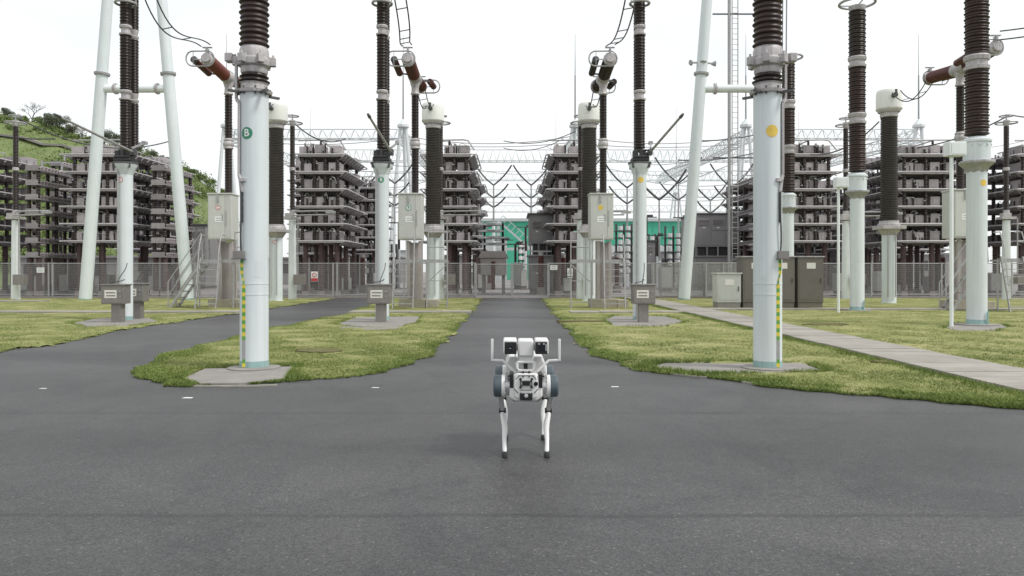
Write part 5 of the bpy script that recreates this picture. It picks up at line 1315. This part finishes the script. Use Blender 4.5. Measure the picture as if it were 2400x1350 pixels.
lattice((PX(790, 120), 120, 18.6), (PX(1930, 120), 120, 18.6), 1.9, 'broad lattice beam crossing high above the gate', 64)
lattice((PX(760, 145), 145, 18.6), (PX(1900, 145), 145, 18.6), 1.8, 'second lattice beam crossing above the gate', 64)
lattice((PX(700, 178), 178, 18.6), (PX(1960, 178), 178, 18.6), 1.9, 'third and lower lattice beam crossing above the gate', 74)
lattice((PX(700, 208), 208, 17.5), (PX(1960, 208), 208, 17.5), 1.8, 'lowest and farthest lattice beam above the gate', 74)
lattice((PX(1748, 96), 96, zb-.6), (PX(1748, 96)-2, 142, zb-.6), 1.6, 'lattice beam running away from the gantry tower at right')
lattice((PX(945, 96), 96, zb-.6), (PX(945, 96)+1, 142, zb-.6), 1.6, 'lattice beam running away from the gantry tower by the middle B post')
lattice((PX(1348, 96), 96, zb-.6), (PX(1348, 96)-1, 142, zb-.6), 1.6, 'lattice beam running away behind the right white tank')
lattice((PX(2153, 96), 96, zb-.6), (PX(2153, 96)-4, 142, zb-.6), 1.6, 'lattice beam running away from the gantry tower at far right')
lattice((PX(531, 96), 96, zb-.6), (PX(531, 96)+4, 142, zb-.6), 1.6, 'lattice beam running away behind the nearest B post')
def farwire(x0, x1, Y, z, sag, label, r=.05, mt='lightwire', Y1=None, z1=None):
    Y1 = Y1 or Y; z1 = z if z1 is None else z1
    a = Vector((PX(x0, Y), Y, z)); b = Vector((PX(x1, Y1), Y1, z1))
    pts = [Vector((0, 0, 0))+(b-a)*(i/24)-Vector((0, 0, sag*4*(i/24)*(1-i/24))) for i in range(25)]
    m = MB(); m.tube(pts, r, 5); o = m.obj('overhead_wire', [mt], None, a); tag(o, label, 'overhead wire', 'far overhead wires')
farwire(945, 1348, 96, PZ(318, 96), 1.0, 'topmost overhead wire sagging above the gate', .055)
farwire(945, 1348, 96, PZ(333, 96), .6, 'second overhead wire above the gate', .05)
farwire(1348, 1748, 96, PZ(318, 96), 1.0, 'overhead wire between the right white tank and the portal', .055)
farwire(1348, 1748, 96, PZ(336, 96), .5, 'lower overhead wire between the right white tank and the portal', .05)
farwire(531, 945, 96, PZ(322, 96), .9, 'overhead wire over the towers right of the nearest B post', .055)
farwire(1748, 2153, 96, PZ(325, 96), .9, 'overhead wire behind the middle tall post', .055)
farwire(1180, 1348, 60, PZ(330, 60), .5, 'dark conductor swinging up toward the right white tank, upper', .035, 'wire', 60, PZ(308, 60))
farwire(1180, 1320, 62, PZ(347, 62), .5, 'dark conductor swinging up toward the right white tank, lower', .03, 'wire', 62, PZ(325, 62))
farwire(1640, 1850, 60, PZ(330, 60), .4, 'dark conductor crossing behind the right portal leg, upper', .05, 'wire', 70, PZ(290, 70))
farwire(1590, 1850, 62, PZ(375, 62), .6, 'dark conductor crossing behind the right portal leg, lower', .05, 'wire', 74, PZ(330, 74))
farwire(1900, 2060, 40, PZ(362, 40), .5, 'twin dark conductor rising from the towers to the right white tank', .04, 'wire', 40, PZ(285, 40))
farwire(-80, 130, 40, PZ(300, 40), .2, 'dark conductor over the far left post', .04, 'wire', 42, PZ(325, 42))
farwire(35, 400, 38, PZ(272, 38), .9, 'long dark conductor from the far left post to the left tower', .035, 'wire', 43, PZ(330, 43))
farwire(686, 810, 38, PZ(285, 38), .5, 'dark conductor from the slim post to the tower right of the nearest B post', .035, 'wire', 43, PZ(325, 43))
farwire(2365, 2480, 38, PZ(268, 38), .2, 'dark conductor from the twin ring post to the right picture edge', .035, 'wire', 38, PZ(262, 38))
farwire(2100, 2365, 44, PZ(350, 44), .4, 'dark conductor from the right tower up to the twin ring post', .035, 'wire', 38, PZ(270, 38))

for args in ((830, 1100, 70, 372, .7, 'thin wire left of the gate, first below the beam'), (800, 1060, 66, 392, .5, 'thin wire left of the gate, second below the beam'), (840, 1000, 72, 424, .6, 'thin wire beside the middle B post, third below the beam'), (1120, 1310, 88, 398, .5, 'thin wire over the triple V disconnectors'), (1110, 1320, 90, 470, .3, 'thin low wire behind the triple V disconnectors'), (1430, 1640, 76, 372, .6, 'thin wire behind the right silver arm, upper'), (1430, 1700, 80, 396, .7, 'thin wire behind the right silver arm, lower'), (1510, 1760, 72, 424, .5, 'thin wire left of the ladder mast'), (1520, 1740, 78, 462, .4, 'thin low wire left of the ladder mast'), (1830, 2050, 72, 332, .7, 'thin wire behind the farthest tall post'), (1840, 2060, 76, 352, .5, 'second thin wire behind the farthest tall post'), (2100, 2400, 74, 330, .8, 'thin wire above the tower at far right')):
    x0_, x1_, Y_, py_, sg_, lb_ = args
    farwire(x0_, x1_, Y_, PZ(py_, Y_), sg_, lb_, .035)
for args in ((1560, 400, 58, 1800, 318, 84, 'bright slanting busbar behind the right portal leg, upper'), (1590, 432, 58, 1790, 350, 80, 'bright slanting busbar behind the right portal leg, middle'), (1580, 395, 62, 1700, 352, 90, 'bright slanting busbar behind the right portal leg, lower'), (1850, 425, 55, 2010, 345, 70, 'slanting busbar behind the middle tall post'), (1850, 520, 50, 1990, 425, 66, 'low slanting busbar behind the middle tall post'), (820, 470, 56, 905, 360, 70, 'slanting busbar left of the middle B post')):
    a_, b_, Y_, c_, d_, Z_, lb_ = args
    farwire(a_, c_, Y_, PZ(b_, Y_), .15, lb_, .05, 'lightwire', Z_, PZ(d_, Z_))

def vee(px, py, Y, f, n, label, gp='far butterfly disconnectors', th=.085):
    # tiers measured from the top: offset below the first fork, half width, height (photo pixels scaled by f)
    t = thing('vee_disconnector', label, 'disconnector', (PX(px, Y), Y, 0), gp); s = Y/FP*f
    z0 = PZ(py, Y); zb_ = z0-95*s; m = MB(); m.cyl((0, 0, 0), (0, 0, zb_), .20, .16, 10); m.obj('post', ['farwhite'], t)
    m = MB(); m.cyl((0, 0, zb_), (0, 0, z0+3*s), .11, .07, n=8); m.obj('stem', ['galv'], t)
    for dz, w, h in ((0, 42, 47), (30, 34, 33), (52, 27, 24))[:n]:
        for d in (-1, 1):
            m = MB(); m.tube(bez((0, 0, z0-dz*s), (d*w*.38*s, 0, z0+(-dz+h*.26)*s), (d*w*.72*s, 0, z0+(-dz+h*.56)*s), (d*w*s, 0, z0+(-dz+h)*s), 8), th, 6); m.obj('arm', ['wire'], t)
vee(1157, 434, 80, 1, 3, 'triple V disconnector above the green hall, left one')
vee(1245, 434, 80, 1, 3, 'triple V disconnector above the green hall, right one')
vee(1470, 440, 74, 1.25, 2, 'dark V disconnector left of the middle yellow dot post')
vee(1545, 468, 74, 1.5, 1, 'large dark V disconnector right of the middle yellow dot post', th=.11)
vee(1590, 430, 84, 1.3, 2, 'dark V disconnector seen beside the right portal leg')
vee(1665, 470, 80, 1.0, 2, 'small dark V disconnector right of the portal leg')
vee(852, 440, 74, 1.1, 2, 'dark V disconnector left of the middle B post')
vee(925, 430, 80, 1, 3, 'dark V disconnector right of the middle B post')
vee(1715, 440, 84, 1.2, 2, 'dark V disconnector beside the near yellow dot post')

# ---------------------------------------------------------------- hill with its trees
HP = [(-260, 58), (-200, 54), (-140, 43), (-110, 35), (-94, 30.5), (-79.3, 26.3), (-72.7, 23.9), (-68.4, 22.6), (-59.5, 20.6), (-55.5, 18.3), (-50.9, 16.6), (-47.6, 15.0), (-45, 13.2), (-43.4, 11.0), (-40, 3), (-38, 0), (400, 0)]
def ridge(x): return float(np.interp(x, [p[0] for p in HP], [p[1] for p in HP]))
def hillz(x, y):
    f = min(1, max(0, (y-62)/58)); f = f*f*(3-2*f)*.35+f*.65
    k = y/120.0 if y > 120 else 1
    return ridge(x/k if y > 120 else x)*f + (0.5*math.sin(x*.31+y*.2)+.35*math.sin(x*.7-y*.5))*min(1, f*4)*(1 if ridge(x) > 1 else 0)
m = MB(); xs = [-320+3.0*i for i in range(97)]; ys = [58+3*i for i in range(50)]
m.add([(x, y, hillz(x, y)-.06) for y in ys for x in xs], [(j*97+i, j*97+i+1, (j+1)*97+i+1, (j+1)*97+i) for j in range(49) for i in range(96)])
hm = mat('hill_grass', (0.125, 0.165, 0.065), 0.9, 0, .2, .35, col2=(0.20, 0.24, 0.11), bump=.5, bscale=3, spec=.1)
struct(m.obj('hill', [hm]))
# concrete strip / track along the brow
m = MB(); pth = [Vector((x, 112-(x+100)*.05, hillz(x, 112-(x+100)*.05)+.12)) for x in range(-130, -52, 3)]
for a, b in zip(pth, pth[1:]): m.bar(a, b, 1.6, .3)
struct(m.obj('path', ['concrete']))
# retaining wall at the hill foot
m = MB(); m.bb((-75, 61.5, 0), (-42, 62.2, 5.2)); wall = m.obj('retaining_wall', ['concrete']); tag(wall, 'long concrete retaining wall at the foot of the hill', 'wall')

def leafset(cents, n, size, seed):
    r = np.random.default_rng(seed); k = len(cents); c = np.array([q[0] for q in cents]); rad = np.array([q[1] for q in cents])
    i = r.integers(0, k, n); d = r.normal(size=(n, 3)); d /= np.linalg.norm(d, axis=1)[:, None]
    p = c[i]+d*(rad[i]*r.uniform(.45, 1.05, n)**.6)[:, None]
    u = r.normal(size=(n, 3)); u /= np.linalg.norm(u, axis=1)[:, None]; v = np.cross(u, r.normal(size=(n, 3))); v /= np.linalg.norm(v, axis=1)[:, None]
    s = size*r.uniform(.5, 1.3, n)[:, None]
    V = np.stack([p-u*s, p+v*s*.6, p+u*s, p-v*s*.6], 1)
    return V.reshape(-1, 3)
def quads(name, V, mtn):
    n = len(V)//4; me = bpy.data.meshes.new(name); me.vertices.add(4*n); me.vertices.foreach_set('co', V.reshape(-1).astype(np.float32))
    me.loops.add(4*n); me.loops.foreach_set('vertex_index', np.arange(4*n, dtype=np.int32)); me.polygons.add(n)
    me.polygons.foreach_set('loop_start', np.arange(0, 4*n, 4, dtype=np.int32)); me.update(calc_edges=True); me.materials.append(M[mtn]); return me
def tree_mesh(h, seed, mtn, bare=False):
    r = random.Random(seed); tm = MB(); tips = []
    def grow(p, d, l, rad, dep):
        q = p+d*l; tm.cyl(p, q, rad, rad*.6, 6 if dep < 2 else 4)
        if dep >= (5 if bare else 3): tips.append(q); return
        for _ in range(3 if dep < 3 else 2):
            nd = (d+Vector((r.uniform(-.8, .8), r.uniform(-.8, .8), r.uniform(-.2, .6)))).normalized(); grow(q, nd, l*r.uniform(.6, .8), rad*.6, dep+1)
        tips.append(q)
    grow(Vector((0, 0, -.5)), Vector((r.uniform(-.1, .1), 0, 1)), h*.36, h*.028, 0)
    tr = tm.mesh('trunk', ['bark'])
    if bare: return tr, quads('crown', leafset([((q.x, q.y, q.z), h*.05) for q in tips], 260, .11, seed), mtn)
    cents = [((q.x, q.y, q.z), h*r.uniform(.07, .17)) for q in tips if q.z > h*.35]
    return tr, quads('crown', leafset(cents, 4200, h*.019, seed), mtn)
TM = [tree_mesh(6, 1, 'leafdark'), tree_mesh(6, 2, 'leafdark'), tree_mesh(6, 3, 'leaf'), tree_mesh(6, 4, 'leaf'), tree_mesh(6, 5, 'leafdark', True), tree_mesh(6, 8, 'leafdark', True)]
# picture column of each tree on the brow, size, kind
TL = [(75, 5.6, 4, 'bare thin tree on the brow above the far left post'), (12, 4.5, 1, 'dark tree on the brow at the left picture edge'), (108, 5.0, 1, 'dark rounded tree left of the silver arm tip'), (128, 6.0, 0, 'tallest dark rounded tree under the silver arm tip'), (150, 4.2, 1, 'low dark tree right of the arm tip'), (172, 4.6, 5, 'bare grey tree on the brow left of the portal leg'), (194, 4.0, 4, 'bare grey shrub tree just left of the portal leg'), (262, 7.0, 0, 'dark tree just left of the red C post insulator'), (248, 5.0, 1, 'small dark tree beside the left portal leg'), (240, 4.0, 4, 'bare tree next to the left portal leg'), (322, 4.8, 5, 'bare tree right of the red C post insulator'), (338, 5.0, 1, 'dark tree right of the red C post insulator'), (352, 4.0, 0, 'small dark tree farther right on the brow'), (372, 3.6, 1, 'low dark tree at the right portal leg'), (392, 3.2, 3, 'green shrub tree at the right portal leg'), (425, 3.4, 3, 'green shrub tree right of the left portal'), (448, 3.6, 2, 'green bushy tree right of the left portal'), (470, 3.2, 3, 'green bushy tree above the pale breaker cabinet'), (492, 3.6, 2, 'green bushy tree left of the thin brown insulator'), (512, 3.4, 3, 'lowest green bushy tree beside the thin brown insulator')]
for px, h, k, lb in TL:
    Y = 119; X = PX(px, Y); z = hillz(X, Y)
    t = thing('tree', lb, 'tree', (X, Y, z-.9), 'trees on the hill', random.uniform(0, 6)); s = h/6*.62; t.scale = (s*1.25, s*1.25, s)
    place('trunk', TM[k][0], t); place('crown', TM[k][1], t)
# bushes covering the right flank and patches of the slope
cs = []
r = random.Random(5)
for i in range(420):
    x = r.uniform(-62, -41); y = r.uniform(70, 121)
    cs.append(((x, y, hillz(x, y)+.2), r.uniform(.7, 1.7)))
for i in range(230):
    x = r.uniform(-100, -52); y = r.uniform(114, 124)
    cs.append(((x, y, hillz(x, y)+.0), r.uniform(.3, .8)))
V = leafset(cs, 110000, .14, 11)
me = quads('shrubs', V, 'leaf'); o = bpy.data.objects.new('shrubs', me); C.objects.link(o); o['kind'] = 'stuff'; o['label'] = 'dense green bushes covering the right flank of the hill'
# rough grass on the slope
n = 60000; x = rng.uniform(-120, -45, n); y = rng.uniform(62, 120, n); z = np.array([hillz(a, b) for a, b in zip(x, y)])-.05
blades('hill_grass', 'rough grass on the hill slope', 'lush', np.stack([x, y, z], 1), .16, .12, 2.0)

# ---------------------------------------------------------------- the robot dog
def robot():
    X, Y = .104, 5.78
    t = thing('robot_dog', 'white four legged inspection robot with twin camera head standing on the asphalt', 'robot', (X, Y, .004))
    F = -.08      # front face of the body
    hexa = [(-.125, .46), (-.085, .435), (.085, .435), (.125, .47), (.115, .60), (.085, .635), (-.085, .635), (-.115, .60)]
    m = MB(); m.prismy(hexa, F-.02, .64); m.obj('body', ['rw'], t, bevel=.014)
    m = MB(); m.prismy([(-.12, .455), (.12, .455), (.09, .43), (-.09, .43)], F-.0, .62); m.obj('belly_plate', ['rblack'], t, bevel=.006)
    fy = F-.021
    m = MB(); m.prismy([(-.075, .645), (-.09, .57), (-.085, .47), (-.045, .45), (.045, .45), (.085, .47), (.09, .57), (.075, .645)], F-.045, F-.015); m.obj('face_plate', ['rw'], t, bevel=.010)
    m = MB()
    for s in (-1, 1):
        m.bar((s*.042, F-.055, .60), (s*.018, F-.055, .565), .008); m.bar((s*.042, F-.055, .545), (s*.018, F-.055, .57), .008); m.cyl((s*.042, F-.045, .605), (s*.042, F-.062, .605), .009, n=10); m.cyl((s*.042, F-.045, .543), (s*.042, F-.062, .543), .009, n=10); m.bar((s*.042, F-.05, .60), (s*.042, F-.05, .545), .006)
    m.box((0, F-.055, .575), (.045, .03, .035)); m.obj('depth_sensor', ['rblack'], t, bevel=.002)
    m = MB(); m.cyl((.072, F-.04, .568), (.072, F-.052, .568), .016, n=20); m.obj('round_lens', ['rglass'], t)
    m = MB(); m.box((0, F-.05, .475), (.085, .05, .05)); m.bar((-.042, F-.06, .505), (-.042, F-.06, .455), .010); m.bar((.042, F-.06, .505), (.042, F-.06, .455), .010); m.m = 1; m.cyl((0, F-.07, .485), (0, F-.085, .485), .014, n=12); m.obj('lower_sensor', ['rblack', 'rg'], t, bevel=.003)
    m = MB()
    for s in (-1, 1): m.box((s*.107, F+.06, .585), (.028, .17, .10)); m.bar((s*.06, F-.046, .50), (s*.086, F-.040, .53), .006); m.bar((s*.05, F-.046, .63), (s*.075, F-.043, .60), .005)
    m.box((0, F-.046, .522), (.09, .004, .004)); m.box((-.0, F-.0455, .628), (.11, .004, .004))
    m.obj('panel_gap', ['rblack'], t)
    m = MB()
    for s in (-1, 1): m.bar((s*.022, F-.03, .66), (s*.022, F-.045, .615), .010)
    m.obj('vent', ['rblack'], t)
    m = MB()
    for s in (-1, 1): m.prismy([(s*.06, .60), (s*.155, .615), (s*.155, .68), (s*.125, .742), (s*.06, .742)], .10, .58)
    m.obj('payload_shell', ['rw'], t, bevel=.012)
    m = MB()
    for s in (-1, 1):
        m.prismy([(s*.100, .615), (s*.142, .61), (s*.130, .625), (s*.10, .63)], F-.02, F+.05)
    m.obj('shoulder_duct', ['rblack'], t, bevel=.003)
    # carrying handle
    m = MB(); pts = [(-.062, .722), (.058, .722), (.066, .714), (.064, .682), (.048, .660), (-.052, .660), (-.068, .682), (-.070, .714)]
    m.tube([(x, F+.01, z) for x, z in pts], .0095, 8, True); m.obj('handle', ['rw'], t)
    m = MB(); m.box((-.002, F+.06, .69), (.03, .04, .08)); m.box((-.035, F+.08, .69), (.03, .03, .05)); m.obj('neck_joint', ['rblack'], t, bevel=.004)
    m = MB(); m.bb((-.055, F+.05, .64), (.052, F+.19, .735)); m.obj('neck_base', ['rg'], t, bevel=.008)
    m = MB(); m.bb((-.053, F+.03, .722), (.050, F+.17, .765)); m.obj('neck', ['rw'], t, bevel=.008)
    m = MB(); m.bb((-.060, F+.0, .762), (.057, F+.19, .886)); m.obj('head', ['rw'], t, bevel=.014)
    for s in (-1, 1):
        cxx = s*.118-.001
        m = MB(); m.bb((cxx-.050, F-.03, .783), (cxx+.050, F+.20, .890)); m.obj('camera_housing', ['rw'], t, bevel=.010)
        m = MB(); m.bb((cxx-.0445+s*-.005, F-.040, .785), (cxx+.0445+s*-.005, F-.028, .875)); g_ = m.obj('camera_window', ['rblack'], t, bevel=.005)
        if s < 0:
            m = MB(); m.cyl((cxx+.004, F-.040, .83), (cxx+.004, F-.046, .83), .026, n=24); m.m = 1; m.cyl((cxx+.004, F-.046, .83), (cxx+.004, F-.047, .83), .017, n=20); m.m = 2; m.box((cxx+.002, F-.0475, .829), (.014, .001, .004)); m.obj('lens', ['rblack', 'rglass', 'rmetal'], t)
        else:
            m = MB(); m.m = 1
            for x in (-.022, .014): m.box((cxx+x, F-.0405, .861), (.013, .002, .009))
            m.box((cxx+.030, F-.0405, .835), (.007, .002, .048)); m.m = 0; m.box((cxx-.002, F-.042, .83), (.045, .004, .05)); m.obj('lens', ['rglass', 'rg'], t, bevel=.001)
        m = MB(); m.cyl((s*.055, F+.08, .83), (s*.07, F+.08, .83), .03, n=16); m.obj('hinge', ['rg'], t)
    m = MB(); m.box((-.078, F-.02, .776), (.014, .014, .014)); m.obj('indicator', ['rw'], t, bevel=.003)
    for s in (-1, 1):
        m = MB(); pts = [(s*.254, .886), (s*.254, .728), (s*.172, .722), (s*.078, .642)]
        m.bar((s*.254, F+.10, .886), (s*.254, F+.10, .718), .019, .022); m.bar((s*.262, F+.10, .727), (s*.170, F+.10, .722), .018, .018); m.bar((s*.176, F+.10, .726), (s*.078, F+.06, .640), .017, .017); m.obj('antenna', ['rw'], t, bevel=.004)
    # legs: hip motor, thigh behind it, lower leg curving to the foot
    for fr, yh in ((0, 0.0), (1, .60)):
        for s in (-1, 1):
            zc = .535; hx = s*.125; yf = yh
            m = MB(); m.cyl((s*.095, yh, zc), (s*.185, yh, zc), .072, n=32); m.m = 1; m.prof((s*.155, yh, zc), (s*.4, yh, zc), [(0, .082), (.025, .084), (.03, .076)], 32); m.m = 0
            for a_ in range(10): an = a_*.628; m.box((s*.152, yh+.076*math.cos(an), zc+.076*math.sin(an)), (.008, .012, .012))
            m.obj('hip_motor', ['rmetal', 'rw'], t, bevel=.002)
            m = MB(); m.prof((s*.182, yh, zc), (s*.4, yh, zc), [(0, .079), (.006, .083), (.048, .083), (.060, .072), (.062, .02)], 40); m.obj('hip_cover', ['rblue'], t, bevel=.002)
            kn = Vector((s*.178, yh+.19, .315)); hip = Vector((s*.196, yh, zc-.03)); ft = Vector((s*.158, yh-.0, .035))
            m = MB()
            d = (kn-hip)
            m.add([hip+Vector((a, b, 0)) for a, b in ((-.022, -.035), (.022, -.035), (.022, .035), (-.022, .035))]+[kn+Vector((a, b, 0)) for a, b in ((-.018, -.02), (.018, -.02), (.018, .024), (-.018, .024))], [(3, 2, 1, 0), (4, 5, 6, 7), (0, 1, 5, 4), (1, 2, 6, 5), (2, 3, 7, 6), (3, 0, 4, 7)])
            m.obj('thigh', ['rg'], t, bevel=.008)
            m = MB(); m.cyl(kn-Vector((.027, 0, 0)), kn+Vector((.027, 0, 0)), .022, n=16); m.box(kn+Vector((0, -.01, .02)), (.032, .03, .022)); m.obj('knee', ['rblack'], t, bevel=.002)
            # shin: lofted ellipse sections following the curved calf
            secs = [(0, .000, .017, .019), (.08, .002, .020, .021), (.22, -.004, .023, .028), (.40, -.010, .024, .030), (.55, -.006, .021, .024), (.72, .0, .016, .017), (.88, .0, .0155, .016), (1, .0, .021, .024)]
            m = MB(); vs = []; k = 18
            for f, off, ax, ay in secs:
                c = kn+(ft-kn)*f+Vector((s*-.0-s*off*-1.2, -math.sin(f*math.pi)*-.015, 0))
                for i in range(k): an = 2*math.pi*i/k; vs.append(c+Vector((ax*math.cos(an), ay*math.sin(an), 0)))
            fs = [(j*k+(i+1) % k, j*k+i, (j+1)*k+i, (j+1)*k+(i+1) % k) for j in range(len(secs)-1) for i in range(k)]+[tuple(range(k)), tuple(range((len(secs)-1)*k+k-1, (len(secs)-1)*k-1, -1))]
            m.add(vs, fs); o = m.obj('shin', ['rw'], t)
            sd2 = o.modifiers.new('smooth', 'SUBSURF'); sd2.levels = 1; sd2.render_levels = 1
            m = MB(); m.prof(ft+Vector((0, 0, -.038)), ft+Vector((0, 0, 1)), [(0, .018), (.004, .023), (.03, .024), (.038, .021)], 20); m.obj('foot', ['rubber'], t, bevel=.003)
    return t
robot()
